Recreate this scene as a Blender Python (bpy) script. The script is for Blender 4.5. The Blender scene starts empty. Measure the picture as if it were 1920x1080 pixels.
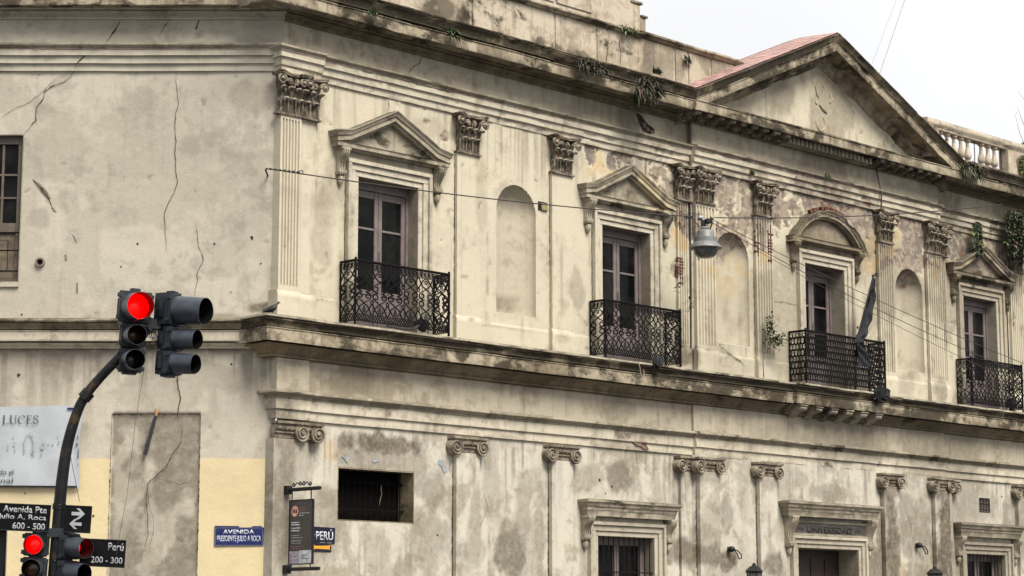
import bpy, bmesh, math, random
import numpy as np
from mathutils import Vector, Matrix

random.seed(7)
scene = bpy.context.scene
COL = scene.collection
PI = math.pi
S2 = math.sqrt(.5)

# ---------------------------------------------------------------- camera
F_PX, PITCH, CAM_H = 3980.0, math.atan(640 / 3980.0), 1.6
cam = bpy.data.cameras.new('camera')
cam.sensor_width = 36.0
cam.lens = F_PX / 1920 * 36.0
cam.clip_start = .1
cam.clip_end = 3000
cam_ob = bpy.data.objects.new('camera', cam)
COL.objects.link(cam_ob)
cam_ob.location = (0, 0, CAM_H)
cam_ob.rotation_euler = (PI / 2 + PITCH, 0, 0)
scene.camera = cam_ob

# ---------------------------------------------------------------- sky, sun, exposure
SUN_EL, SUN_AZ = math.radians(53), math.radians(143)      # azimuth clockwise from +Y
world = bpy.data.worlds.new('World')
scene.world = world
world.use_nodes = True
wt = world.node_tree
for n in list(wt.nodes):
    wt.nodes.remove(n)
w_out = wt.nodes.new('ShaderNodeOutputWorld')
w_bg = wt.nodes.new('ShaderNodeBackground')
w_bg.inputs['Strength'].default_value = .05
w_sky = wt.nodes.new('ShaderNodeTexSky')
w_sky.sky_type = 'NISHITA'
w_sky.sun_disc = False
w_sky.sun_elevation = SUN_EL
w_sky.sun_rotation = SUN_AZ
w_hs = wt.nodes.new('ShaderNodeHueSaturation')
w_hs.inputs['Saturation'].default_value = .12
wt.links.new(w_sky.outputs['Color'], w_hs.inputs['Color'])
w_tc = wt.nodes.new('ShaderNodeTexCoord')
w_sep = wt.nodes.new('ShaderNodeSeparateXYZ')
wt.links.new(w_tc.outputs['Generated'], w_sep.inputs['Vector'])
w_mr = wt.nodes.new('ShaderNodeMapRange')                  # an overcast sky is about 2-3 times brighter overhead
w_mr.inputs['From Min'].default_value = 0
w_mr.inputs['From Max'].default_value = 1
w_mr.inputs['To Min'].default_value = 4.75
w_mr.inputs['To Max'].default_value = 5.88
wt.links.new(w_sep.outputs['Z'], w_mr.inputs['Value'])
w_no = wt.nodes.new('ShaderNodeTexNoise')                  # faint cloud structure over the whole dome
w_no.inputs['Scale'].default_value = 2.3
w_no.inputs['Detail'].default_value = 4
wt.links.new(w_tc.outputs['Generated'], w_no.inputs['Vector'])
w_cr = wt.nodes.new('ShaderNodeMapRange')
w_cr.inputs['From Min'].default_value = .3
w_cr.inputs['From Max'].default_value = .7
w_cr.inputs['To Min'].default_value = .80
w_cr.inputs['To Max'].default_value = 1.08
wt.links.new(w_no.outputs['Fac'], w_cr.inputs['Value'])
w_mul = wt.nodes.new('ShaderNodeMath')
w_mul.operation = 'MULTIPLY'
wt.links.new(w_mr.outputs['Result'], w_mul.inputs[0])
wt.links.new(w_cr.outputs['Result'], w_mul.inputs[1])
w_cl = wt.nodes.new('ShaderNodeVectorMath')
w_cl.operation = 'SCALE'
w_cl.inputs[0].default_value = (.985, .99, 1.0)
wt.links.new(w_mul.outputs['Value'], w_cl.inputs['Scale'])
w_mix = wt.nodes.new('ShaderNodeMix')
w_mix.data_type = 'RGBA'
w_mix.inputs[0].default_value = .958
wt.links.new(w_hs.outputs['Color'], w_mix.inputs[6])
wt.links.new(w_cl.outputs['Vector'], w_mix.inputs[7])
wt.links.new(w_mix.outputs[2], w_bg.inputs['Color'])
wt.links.new(w_bg.outputs['Background'], w_out.inputs['Surface'])

sun = bpy.data.lights.new('sun', 'SUN')
sun.energy = 1.5
sun.angle = math.radians(30)
sun.color = (1, .945, .85)
sun_ob = bpy.data.objects.new('sun', sun)
COL.objects.link(sun_ob)
sun_ob.location = (0, -20, 60)
sd = Vector((math.sin(SUN_AZ) * math.cos(SUN_EL), math.cos(SUN_AZ) * math.cos(SUN_EL), math.sin(SUN_EL)))
sun_ob.rotation_euler = sd.to_track_quat('Z', 'Y').to_euler()

scene.view_settings.view_transform = 'Standard'
scene.view_settings.look = 'None'
scene.view_settings.gamma = 1
scene.view_settings.exposure = 2.13
scene.view_settings.use_curve_mapping = False

# ---------------------------------------------------------------- frames: facades as (u along, n outward, z up)
CX, CY = -4.22, 38.0
FR = Matrix.Translation((CX, CY, 0)) @ Matrix.Rotation(math.radians(45), 4, 'Z')
FL = Matrix.Translation((CX, CY, 0))
FW = Matrix.Identity(4)


def ray(px, py):
    a, b = (px - 960) / F_PX, -(py - 540) / F_PX
    return Vector((a, math.cos(PITCH) - b * math.sin(PITCH), math.sin(PITCH) + b * math.cos(PITCH)))


def onR(px, py, n=0.0):
    """where a sight line of the survey photo meets the Peru street facade"""
    d = ray(px, py)
    N = Vector((S2, -S2, 0))
    O = Vector((CX, CY, 0)) + N * n
    t = N.dot(O - Vector((0, 0, CAM_H))) / N.dot(d)
    P = Vector((0, 0, CAM_H)) + d * t
    return (P - O).dot(Vector((S2, S2, 0))), P.z


def onL(px, py, n=0.0):
    d = ray(px, py)
    t = (CY - n) / d.y
    return d.x * t - CX, CAM_H + d.z * t


def atD(px, py, dist):
    d = ray(px, py)
    return Vector((0, 0, CAM_H)) + d * (dist / d.y)


# ---------------------------------------------------------------- object helpers
WM, KIDS = {}, {}


def link(o, parent=None, world=FW):
    COL.objects.link(o)
    WM[o.name] = world.copy()
    KIDS[o.name] = []
    if parent is not None:
        o.parent = parent
        o.matrix_parent_inverse = Matrix.Identity(4)
        o.matrix_basis = WM[parent.name].inverted() @ world
        KIDS[parent.name].append(o)
    else:
        o.matrix_basis = world
    return o


def tag(o, label=None, cat=None, group=None, kind=None):
    for k, v in (('label', label), ('category', cat), ('group', group), ('kind', kind)):
        if v:
            o[k] = v
    return o


def thing(name, label, cat, world, group=None):
    o = bpy.data.objects.new(name, None)
    o.empty_display_size = .2
    link(o, None, world)
    return tag(o, label, cat, group)


def dup(o, world, parent=None, label=None):
    c = o.copy()
    link(c, parent, world)
    if label:
        c['label'] = label
    for ch in KIDS[o.name]:
        dup(ch, world @ WM[o.name].inverted() @ WM[ch.name], c)
    return c


def at(frame, u, n, z, rz=0.0):
    m = frame @ Matrix.Translation((u, -n, z))
    return m @ Matrix.Rotation(rz, 4, 'Z') if rz else m


# ---------------------------------------------------------------- noise on arrays
_tabs = {}


def vnoise(x, y, seed):
    if seed not in _tabs:
        _tabs[seed] = np.random.RandomState(seed).rand(256, 256)
    T = _tabs[seed]
    xi, yi = np.floor(x).astype(int), np.floor(y).astype(int)
    fx, fy = x - xi, y - yi
    fx, fy = fx * fx * (3 - 2 * fx), fy * fy * (3 - 2 * fy)
    a, b = T[xi & 255, yi & 255], T[(xi + 1) & 255, yi & 255]
    c, d = T[xi & 255, (yi + 1) & 255], T[(xi + 1) & 255, (yi + 1) & 255]
    return (a * (1 - fx) + b * fx) * (1 - fy) + (c * (1 - fx) + d * fx) * fy


def fbm(x, y, seed, octv=5, gain=.55):
    x, y = np.asarray(x, float), np.asarray(y, float)
    s, a, t = 0, 1, 0
    for i in range(octv):
        s = s + a * vnoise(x * 2 ** i + 17.3 * i, y * 2 ** i + 9.1 * i, seed + i)
        t += a
        a *= gain
    return s / t


def sst(a, b, x):
    t = np.clip((x - a) / (b - a), 0, 1)
    return t * t * (3 - 2 * t)


# ---------------------------------------------------------------- mesh builder
class MB:
    def __init__(self):
        self.v, self.f = [], []

    def add(self, pts, faces):
        b = len(self.v)
        self.v += [(p[0], -p[1], p[2]) for p in pts]
        self.f += [tuple(b + i for i in f) for f in faces]
        return self

    def box(self, u0, u1, n0, n1, z0, z1):
        p = [(u, n, z) for u in (u0, u1) for n in (n0, n1) for z in (z0, z1)]
        return self.add(p, [(0, 1, 3, 2), (4, 6, 7, 5), (0, 4, 5, 1), (2, 3, 7, 6), (0, 2, 6, 4), (1, 5, 7, 3)])

    def quad(self, a, b, c, d):
        return self.add([a, b, c, d], [(0, 1, 2, 3)])

    def poly_n(self, poly, n0, n1):
        """polygon in (u, z) extruded from depth n0 to n1"""
        k = len(poly)
        p = [(u, n0, z) for u, z in poly] + [(u, n1, z) for u, z in poly]
        f = [tuple(range(k)), tuple(range(2 * k - 1, k - 1, -1))]
        f += [(i, (i + 1) % k, k + (i + 1) % k, k + i) for i in range(k)]
        return self.add(p, f)

    def poly_u(self, poly, u0, u1):
        """polygon in (n, z) extruded along u"""
        k = len(poly)
        p = [(u0, n, z) for n, z in poly] + [(u1, n, z) for n, z in poly]
        f = [tuple(range(k)), tuple(range(2 * k - 1, k - 1, -1))]
        f += [(i, (i + 1) % k, k + (i + 1) % k, k + i) for i in range(k)]
        return self.add(p, f)

    def poly_z(self, poly, z0, z1, nseg=1):
        k = len(poly)
        p = []
        for j in range(nseg + 1):
            z = z0 + (z1 - z0) * j / nseg
            p += [(u, n, z) for u, n in poly]
        f = [tuple(range(k)), tuple(range((nseg + 1) * k - 1, nseg * k - 1, -1))]
        for j in range(nseg):
            f += [(j * k + i, j * k + (i + 1) % k, (j + 1) * k + (i + 1) % k, (j + 1) * k + i) for i in range(k)]
        return self.add(p, f)

    def run(self, prof, u0, u1, step=.12, jit=.004, skew0=0., skew1=0., zfun=None, seed=1, chip=0., sub=.06, ret0=None, ret1=None):
        """moulding: profile of (n, z) run along u, a little uneven, its edges chipped here and there"""
        pr = []
        k0 = len(prof)
        for i in range(k0):
            a, b = prof[i], prof[(i + 1) % k0]
            L = math.hypot(b[0] - a[0], b[1] - a[1])
            m = max(1, int(L / sub)) if i < k0 - 1 else 1
            for j in range(m):
                t = j / m
                pr.append((a[0] + (b[0] - a[0]) * t, a[1] + (b[1] - a[1]) * t))
        k = len(pr)
        ns = max(2, int((u1 - u0) / step) + 1)
        P, Fc = [], []
        us = np.linspace(0, 1, ns)
        pn = np.array([q[0] for q in pr])
        pz = np.array([q[1] for q in pr])
        for j, t in enumerate(us):
            uu = (u0 + skew0 * pn) * (1 - t) + (u1 + skew1 * pn) * t
            dn = (fbm(uu * 1.3, pz * 5 + pn * 7, seed, 4) - .5) * 2 * jit * 2.2
            dz = (fbm(uu * 1.1, pz * 0 + 3.3, seed + 50, 3) - .5) * 2 * jit * 1.6
            if chip:
                c = sst(.62, .72, fbm(uu * 2.2, pz * 4 + pn * 4, seed + 90, 4))
                dn = dn - c * chip
            hold = pn > .012
            dn = np.where(hold, dn, 0)
            zz = pz + np.where(hold, dz, 0)
            if zfun is not None:
                zz = zz + zfun(uu)
            fr_ = pn > .005
            if ret0 is not None and j == 0:
                P += list(zip(np.where(fr_, u0 - pn, u0), np.where(fr_, -ret0, -ret0), zz))
            if (ret0 is not None and j == 0):
                uu = np.where(fr_, u0 - pn - dn, u0)
            if (ret1 is not None and j == ns - 1):
                uu = np.where(fr_, u1 + pn + dn, u1)
            P += list(zip(uu, np.where(fr_, pn + dn, pn if ret0 is None else np.minimum(pn, 0)), zz))
            if ret1 is not None and j == ns - 1:
                P += list(zip(np.where(fr_, u1 + pn, u1), np.where(fr_, -ret1, -ret1), zz))
        ns = len(P) // k
        for j in range(ns - 1):
            for i in range(k):
                i2 = (i + 1) % k
                Fc.append((j * k + i, j * k + i2, (j + 1) * k + i2, (j + 1) * k + i))
        Fc.append(tuple(range(k)))
        Fc.append(tuple(range(ns * k - 1, (ns - 1) * k - 1, -1)))
        return self.add(P, Fc)

    def tube(self, pts, r, k=6, cap=True):
        pts = [Vector(p) for p in pts]
        n = len(pts)
        rs = r if hasattr(r, '__len__') else [r] * n
        P, Fc = [], []
        prev = None
        for i in range(n):
            t = (pts[min(i + 1, n - 1)] - pts[max(i - 1, 0)])
            if t.length < 1e-9:
                t = Vector((0, 0, 1))
            t.normalize()
            if prev is None:
                a = t.cross(Vector((0, 0, 1)) if abs(t.z) < .9 else Vector((0, 1, 0)))
            else:
                a = prev - t * prev.dot(t)
            a.normalize()
            prev = a
            b = t.cross(a)
            for j in range(k):
                w = 2 * PI * j / k + PI / k
                P.append(tuple(pts[i] + (a * math.cos(w) + b * math.sin(w)) * rs[i]))
        for i in range(n - 1):
            for j in range(k):
                Fc.append((i * k + j, i * k + (j + 1) % k, (i + 1) * k + (j + 1) % k, (i + 1) * k + j))
        if cap:
            Fc.append(tuple(range(k)))
            Fc.append(tuple(range(n * k - 1, (n - 1) * k - 1, -1)))
        return self.add(P, Fc)

    def lathe(self, prof, c=(0, 0, 0), k=12, M=None):
        """profile of (r, h) turned about the z axis through c (or about the axis that matrix M gives)"""
        P, Fc = [], []
        for r, h in prof:
            for j in range(k):
                w = 2 * PI * j / k
                q = Vector((r * math.cos(w), r * math.sin(w), h))
                if M is not None:
                    q = M @ q
                P.append((c[0] + q.x, c[1] + q.y, c[2] + q.z))
        n = len(prof)
        for i in range(n - 1):
            for j in range(k):
                Fc.append((i * k + j, i * k + (j + 1) % k, (i + 1) * k + (j + 1) % k, (i + 1) * k + j))
        Fc.append(tuple(range(k)))
        Fc.append(tuple(range(n * k - 1, (n - 1) * k - 1, -1)))
        return self.add(P, Fc)

    def ball(self, c, r, k=10, m=6, sc=(1, 1, 1)):
        prof = [(max(r * math.sin(PI * i / m), 1e-4), -r * math.cos(PI * i / m)) for i in range(m + 1)]
        return self.lathe(prof, c, k, Matrix.Diagonal(Vector(sc)))

    def sheet(self, rows):
        """grid of points"""
        nr, nc = len(rows), len(rows[0])
        P = [p for r in rows for p in r]
        Fc = [(i * nc + j, i * nc + j + 1, (i + 1) * nc + j + 1, (i + 1) * nc + j) for i in range(nr - 1) for j in range(nc - 1)]
        return self.add(P, Fc)

    def mesh(self, name, mat=None, smooth=40, bevel=0, fix=True):
        me = bpy.data.meshes.new(name)
        me.from_pydata(self.v, [], self.f)
        bm = bmesh.new()
        bm.from_mesh(me)
        if fix:
            bmesh.ops.recalc_face_normals(bm, faces=bm.faces)
        if bevel:
            es = [e for e in bm.edges if len(e.link_faces) == 2 and e.calc_face_angle(0) > .6]
            bmesh.ops.bevel(bm, geom=es, offset=bevel, segments=2, affect='EDGES', clamp_overlap=True)
        bm.to_mesh(me)
        bm.free()
        if smooth:
            me.polygons.foreach_set('use_smooth', [True] * len(me.polygons))
            me.set_sharp_from_angle(angle=math.radians(smooth))
        if mat:
            me.materials.append(mat)
        return me

    def build(self, name, mat, parent=None, world=FW, wear=None, **kw):
        me = self.mesh(name, mat, **kw)
        if wear is not None:
            co = np.empty(len(me.vertices) * 3)
            me.vertices.foreach_get('co', co)
            co = co.reshape(-1, 3)
            paint(me, wear(co[:, 0], co[:, 2]))
        return link(bpy.data.objects.new(name, me), parent, world)


def paint(me, chan):
    a = me.attributes.new('wear', 'FLOAT_COLOR', 'POINT')
    c = np.ones((len(me.vertices), 4))
    for i in range(3):
        c[:, i] = chan[i]
    a.data.foreach_set('color', c.ravel())


def text_mesh(body, height, width=None, bold=0.0, depth=.002, mat=None, cx=0, cz=0, shear=0):
    """flat lettering, centred on (cx, cz) of its plate, facing outward"""
    cu = bpy.data.curves.new('lettering', 'FONT')
    cu.body = body
    cu.size = 1
    cu.offset = bold
    cu.resolution_u = 4
    ob = bpy.data.objects.new('lettering', cu)
    COL.objects.link(ob)
    dg = bpy.context.evaluated_depsgraph_get()
    me = bpy.data.meshes.new_from_object(ob.evaluated_get(dg))
    bpy.data.objects.remove(ob)
    bpy.data.curves.remove(cu)
    co = np.empty(len(me.vertices) * 3)
    me.vertices.foreach_get('co', co)
    co = co.reshape(-1, 3)
    lo, hi = co.min(0), co.max(0)
    s = height / (hi[1] - lo[1])
    sx = width / (hi[0] - lo[0]) if width else s
    out = np.zeros_like(co)
    out[:, 0] = (co[:, 0] - (lo[0] + hi[0]) / 2) * sx + cx
    out[:, 2] = (co[:, 1] - (lo[1] + hi[1]) / 2) * s + cz
    me.vertices.foreach_set('co', out.ravel())
    bm = bmesh.new()
    bm.from_mesh(me)
    r = bmesh.ops.extrude_face_region(bm, geom=bm.faces[:])
    for v in r['geom']:
        if isinstance(v, bmesh.types.BMVert):
            v.co.y -= depth
    bmesh.ops.recalc_face_normals(bm, faces=bm.faces)
    bm.to_mesh(me)
    bm.free()
    me.name = 'lettering'
    me.materials.clear()
    if mat:
        me.materials.append(mat)
    return me


def lettering(parent, world, *a, **k):
    return link(bpy.data.objects.new('lettering', text_mesh(*a, **k)), parent, world)


# ---------------------------------------------------------------- materials
class NT:
    def __init__(self, name):
        self.m = bpy.data.materials.new(name)
        self.m.use_nodes = True
        self.t = self.m.node_tree
        self.b = self.t.nodes['Principled BSDF']

    def n(self, kind, **inp):
        nd = self.t.nodes.new(kind)
        for k, v in inp.items():
            self.set(nd, k, v)
        return nd

    def set(self, nd, k, v):
        s = nd.inputs[k] if isinstance(k, int) else nd.inputs[k.replace('_', ' ')]
        if isinstance(v, bpy.types.NodeSocket):
            self.t.links.new(v, s)
        else:
            s.default_value = v

    def math(self, op, a, b=0.0, clamp=False):
        nd = self.n('ShaderNodeMath')
        nd.operation = op
        nd.use_clamp = clamp
        self.set(nd, 0, a)
        self.set(nd, 1, b)
        return nd.outputs[0]

    def mr(self, v, a, b, c=0.0, d=1.0):
        nd = self.n('ShaderNodeMapRange')
        nd.interpolation_type = 'SMOOTHSTEP'
        self.set(nd, 0, v)
        for i, q in enumerate((a, b, c, d)):
            nd.inputs[1 + i].default_value = q
        return nd.outputs[0]

    def mix(self, f, a, b):
        nd = self.n('ShaderNodeMix')
        nd.data_type = 'RGBA'
        self.set(nd, 0, f)
        for i, q in ((6, a), (7, b)):
            if isinstance(q, bpy.types.NodeSocket):
                self.t.links.new(q, nd.inputs[i])
            else:
                nd.inputs[i].default_value = (*q, 1)
        return nd.outputs[2]

    def noise(self, vec, scale, detail=5, rough=.58, dist=0.0):
        nd = self.n('ShaderNodeTexNoise', Scale=scale, Detail=detail, Roughness=rough, Distortion=dist)
        self.t.links.new(vec, nd.inputs['Vector'])
        return nd.outputs[0]

    def scaled(self, vec, s):
        nd = self.n('ShaderNodeVectorMath')
        nd.operation = 'MULTIPLY'
        self.t.links.new(vec, nd.inputs[0])
        nd.inputs[1].default_value = s
        return nd.outputs[0]

    def bump(self, h, strength, dist=.02):
        nd = self.n('ShaderNodeBump', Strength=strength, Distance=dist)
        self.t.links.new(h, nd.inputs['Height'])
        self.t.links.new(nd.outputs[0], self.b.inputs['Normal'])

    def col(self, c):
        self.set(self.b, 'Base Color', c if isinstance(c, bpy.types.NodeSocket) else (*c, 1))


def plaster(name, base, alt, dirt, streak=.5, lichen=0.0, spots=.5, blot=(.47, .60), top=.8, worn=.0, grimecol=(.125, .104, .076), painted=(.72, .60, .36), fine=.38, ring_=.28, mott=.22):
    sc_ = lambda c_, f_=.66: tuple(q * f_ for q in c_)
    base, alt, dirt, grimecol, painted = sc_(base), sc_(alt), sc_(dirt), sc_(grimecol, .7), sc_(painted, .72)
    m = NT(name)
    P = m.n('ShaderNodeNewGeometry')
    pos, nor = P.outputs['Position'], P.outputs['Normal']
    big = m.noise(pos, .55, 4)
    mid = m.noise(pos, 2.6, 7, .66, .3)
    fin = m.noise(pos, 17, 5, .6)
    st = m.noise(m.scaled(pos, (6.5, 6.5, .32)), 1, 6, .62)
    st2 = m.noise(m.scaled(pos, (19, 19, .9)), 1, 4)
    f = m.math('ADD', m.math('MULTIPLY', mid, .55), m.math('MULTIPLY', big, .45))
    c = m.mix(m.mr(f, blot[0], blot[1]), base, alt)
    c = m.mix(m.math('MULTIPLY', m.mr(fin, .42, .72), mott), c, tuple(q * 1.25 for q in base))
    # damp stains with a darker edge
    tide = m.noise(pos, 1.1, 5, .6, 1.2)
    ring = m.math('MULTIPLY', m.mr(tide, .50, .545), m.mr(tide, .60, .555))
    c = m.mix(m.math('MULTIPLY', ring, ring_), c, dirt)
    ss = m.math('MULTIPLY', m.mr(st, .50, .74), streak)
    ss = m.math('MULTIPLY', ss, m.mr(st2, .30, .62, .35, 1))
    c = m.mix(ss, c, dirt)
    sp = m.noise(pos, 7.5, 9, .74)
    c = m.mix(m.math('MULTIPLY', m.mr(sp, .60, .72), spots), c, tuple(q * .55 for q in dirt))
    if worn:
        wn = m.noise(pos, 3.1, 6, .62, .6)
        wcol = m.mix(m.mr(m.noise(pos, 9, 3), .45, .6), (.165, .135, .112), (.28, .22, .15))
        c = m.mix(m.math('MULTIPLY', m.mr(wn, .585, .605), worn), c, wcol)
    at_ = m.n('ShaderNodeAttribute')
    at_.attribute_name = 'wear'
    sep = m.n('ShaderNodeSeparateColor')
    m.t.links.new(at_.outputs['Color'], sep.inputs[0])
    c = m.mix(sep.outputs['Blue'], c, m.mix(m.mr(fin, .3, .8, 0, .25), painted, tuple(q * .8 for q in painted)))
    gm = m.math('MULTIPLY', sep.outputs['Red'], m.mr(sp, .30, .60, .68, 1.05), True)
    c = m.mix(gm, c, m.mix(m.mr(mid, .4, .6), grimecol, tuple(q * 1.5 for q in grimecol)))
    m1 = m.noise(pos, 4.2, 6, .65, .4)
    ex = m.mix(m.mr(m1, .44, .56), (.165, .137, .117), (.265, .218, .170))
    ex = m.mix(m.mr(m.noise(pos, 6.0, 5, .6, .8), .57, .62), ex, (.33, .28, .20))
    ex = m.mix(m.mr(m.noise(pos, 2.3, 4, .6, .4), .60, .64), ex, (.14, .088, .068))
    c = m.mix(sep.outputs['Green'], c, ex)
    if lichen:
        ln = m.noise(m.scaled(pos, (1.6, 1.6, 2.6)), 1, 8, .68, .3)
        ln = m.math('ADD', ln, m.math('MULTIPLY', m.math('SUBTRACT', m.noise(pos, .42, 3), .5), .75))
        lf = m.math('MULTIPLY', m.mr(ln, .66 - .26 * lichen, .80 - .26 * lichen), .93)
        ln2 = m.noise(pos, 22, 4, .7)
        lf = m.math('MULTIPLY', lf, m.mr(ln2, .30, .50, .55, 1))
        c = m.mix(lf, c, m.mix(m.mr(ln2, .4, .65), (.014, .011, .008), (.060, .048, .031)))
    nz = m.n('ShaderNodeSeparateXYZ')
    m.t.links.new(nor, nz.inputs[0])
    tp = m.math('MULTIPLY', m.mr(nz.outputs[2], .25, .75), top)
    c = m.mix(m.math('MULTIPLY', tp, m.mr(sp, .35, .55, .5, 1)), c, (.055, .048, .034))
    m.col(c)
    m.set(m.b, 'Roughness', .93)
    m.set(m.b, 'Specular_IOR_Level', .2)
    h = m.math('ADD', m.math('MULTIPLY', fin, .5), m.math('MULTIPLY', sp, .9))
    h = m.math('ADD', h, m.math('MULTIPLY', m.noise(pos, 60, 3), .25))
    m.bump(h, fine, .02)
    return m.m


def simple(name, col, rough=.6, metal=0.0, var=.25, scale=9, bump=.0, spec=.5, dust=0.0, vec='pos', rust=0.0, rustcol=(.16, .07, .03)):
    m = NT(name)
    if vec == 'pos':
        P = m.n('ShaderNodeNewGeometry')
        pos = P.outputs['Position']
    else:
        pos = m.n('ShaderNodeTexCoord').outputs['Object']
    f = m.noise(pos, scale, 6, .65)
    c = m.mix(m.mr(f, .35, .68), tuple(q * (1 - var) for q in col), tuple(min(1, q * (1 + var)) for q in col))
    if rust:
        c = m.mix(m.math('MULTIPLY', m.mr(m.noise(pos, 6, 7, .7), .56, .66), rust), c, rustcol)
    if dust:
        P = m.n('ShaderNodeNewGeometry')
        nz = m.n('ShaderNodeSeparateXYZ')
        m.t.links.new(P.outputs['Normal'], nz.inputs[0])
        c = m.mix(m.math('MULTIPLY', m.mr(nz.outputs[2], .1, .8), dust), c, (.30, .27, .215))
    m.col(c)
    m.set(m.b, 'Roughness', m.mr(f, .3, .7, max(0, rough - .1), min(1, rough + .1)))
    m.set(m.b, 'Metallic', metal)
    m.set(m.b, 'Specular_IOR_Level', spec)
    if bump:
        m.bump(f, bump, .01)
    return m.m


def emit(name, col, strength):
    m = NT(name)
    m.col((col[0] * .5, col[1] * .5, col[2] * .5))
    m.set(m.b, 'Emission_Color', (*col, 1))
    m.set(m.b, 'Emission_Strength', strength)
    m.set(m.b, 'Roughness', .3)
    return m.m


M = {}
CREAM, CREAM2, DIRT = (.70, .63, .485), (.53, .46, .34), (.23, .19, .135)
M['wall_r'] = plaster('plaster_cream', CREAM, CREAM2, DIRT, streak=.24, spots=.28, blot=(.53, .64), top=.3, painted=(.64, .475, .26), ring_=.06, mott=.12)
M['wall_low'] = plaster('plaster_cream_damp', (.68, .63, .53), (.45, .405, .32), DIRT, streak=.34, spots=.34, blot=(.50, .60), top=.3, painted=(.62, .45, .26), ring_=.16, mott=.14)
M['wall_l'] = plaster('plaster_grey', (.635, .58, .475), (.49, .452, .375), (.28, .24, .18), streak=.22, spots=.26, blot=(.50, .60), top=.3, painted=(.76, .63, .38), ring_=.07, mott=.14)
M['trim'] = plaster('plaster_trim', (.67, .605, .48), (.46, .405, .305), DIRT, streak=.38, spots=.42, blot=(.51, .61), ring_=.1, mott=.14, lichen=.05, top=.85, worn=.40)
M['frieze'] = plaster('plaster_frieze', (.56, .50, .385), (.40, .345, .25), (.17, .135, .09), streak=.42, spots=.36, blot=(.51, .61), ring_=.1, mott=.14, lichen=.0, top=.5, worn=.12)
M['bed'] = plaster('plaster_bed_dark', (.33, .27, .175), (.19, .153, .095), (.09, .072, .045), streak=.7, spots=.6, blot=(.44, .58), lichen=.30, top=.6, worn=.12)  # darker brown streaked plaster for bed mouldings, shared by the small window reveal
M['cornice'] = plaster('plaster_cornice', (.50, .43, .315), (.26, .215, .15), (.11, .085, .056), streak=.75, spots=.75, blot=(.45, .58), lichen=.80, top=.95, worn=.35)
M['cyma'] = plaster('plaster_black_crust', (.34, .275, .185), (.17, .135, .09), (.06, .048, .034), streak=.85, spots=.85, blot=(.43, .56), lichen=1.22, top=.95, worn=.12)
M['ledge'] = plaster('plaster_ledge', (.50, .43, .315), (.26, .21, .14), (.10, .08, .052), streak=.75, spots=.75, blot=(.45, .58), lichen=.82, top=.8, worn=.25)
M['attic'] = plaster('plaster_attic', (.64, .555, .435), (.46, .375, .27), (.18, .14, .098), streak=.5, spots=.42, blot=(.49, .6), lichen=.30, top=.9, worn=.25)
M['hood'] = plaster('plaster_hood', (.49, .435, .335), (.30, .26, .19), (.15, .12, .085), streak=.5, spots=.5, blot=(.47, .59), lichen=.32, top=.85, worn=.15)
M['hood_worn'] = plaster('plaster_hood_ruined', (.36, .305, .215), (.22, .18, .125), (.10, .08, .055), streak=.6, spots=.65, blot=(.45, .58), lichen=.38, top=.9, worn=.7)
M['capital'] = simple('capital_stone', (.15, .124, .094), .9, var=.65, scale=7, bump=.4, spec=.2, dust=.85)
M['ionic'] = simple('ionic_stone', (.185, .157, .118), .9, var=.5, scale=6, bump=.3, spec=.2, dust=.3)
M['iron'] = simple('wrought_iron', (.005, .0043, .0046), .75, var=.3, spec=.15)
M['black'] = simple('black_paint', (.008, .008, .0085), .55, var=.3, spec=.3)
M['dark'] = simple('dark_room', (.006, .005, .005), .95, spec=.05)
M['mauve'] = simple('mauve_paint', (.14, .110, .108), .6, var=.18, scale=5, rust=.25, rustcol=(.12, .095, .085))
M['brownwood'] = simple('brown_wood', (.11, .085, .055), .6, var=.3, scale=7)
M['taupe'] = simple('taupe_paint', (.085, .068, .048), .6, var=.2, scale=7)
M['doorwood'] = simple('dark_door_wood', (.028, .014, .008), .6, var=.4)
M['brick'] = simple('brick_red', (.105, .052, .040), .95, var=.45, scale=11, bump=.5, spec=.1)
M['mortar'] = simple('old_mortar', (.165, .118, .097), .95, var=.35, scale=9, bump=.6, spec=.1)
M['reveal'] = plaster('plaster_reveal', (.40, .36, .28), (.28, .25, .19), DIRT, streak=.5, spots=.45, blot=(.45, .6), top=.2)  # darker than the wall: shade of the unlit reveals put into the colour
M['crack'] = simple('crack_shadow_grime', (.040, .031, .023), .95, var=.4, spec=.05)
M['ghost'] = simple('tympanum_ghost', (.335, .285, .215), .95, var=.25, spec=.05)
M['ghost_rust'] = simple('tympanum_rust', (.41, .335, .215), .95, var=.25, spec=.05)
M['scar'] = simple('scraped_plaster', (.17, .145, .115), .95, var=.3, bump=.3, spec=.1)
M['roof'] = simple('faded_red_metal', (.30, .185, .165), .8, var=.3, scale=4)
M['signal'] = simple('signal_housing', (.008, .011, .016), .5, var=.25, scale=14, spec=.5)
M['signal_in'] = simple('visor_inside', (.005, .005, .005), .5, spec=.12)
M['visor'] = simple('visor_grey', (.026, .033, .045), .45, var=.3, scale=8, spec=.5)
M['red_lit'] = emit('red_lens_lit', (1, .0, .0), .52)
M['amber'] = simple('amber_lens_off', (.030, .012, .004), .25)
M['green'] = simple('green_lens_off', (.006, .010, .009), .25)
M['redoff'] = simple('red_lens_off', (.03, .003, .003), .25)
M['pole'] = simple('black_pole', (.0038, .004, .005), .55, spec=.25, var=.3, scale=6, rust=.22, rustcol=(.14, .085, .02))
M['sign_black'] = simple('sign_black', (.0022, .0022, .0025), .5, var=.2, spec=.15)
M['sign_white'] = simple('sign_letter_grey', (.30, .305, .325), .5, var=.1)
M['enamel'] = simple('blue_enamel', (.008, .015, .085), .4, spec=.3, var=.25, scale=12, rust=.35, rustcol=(.03, .02, .02))
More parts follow.
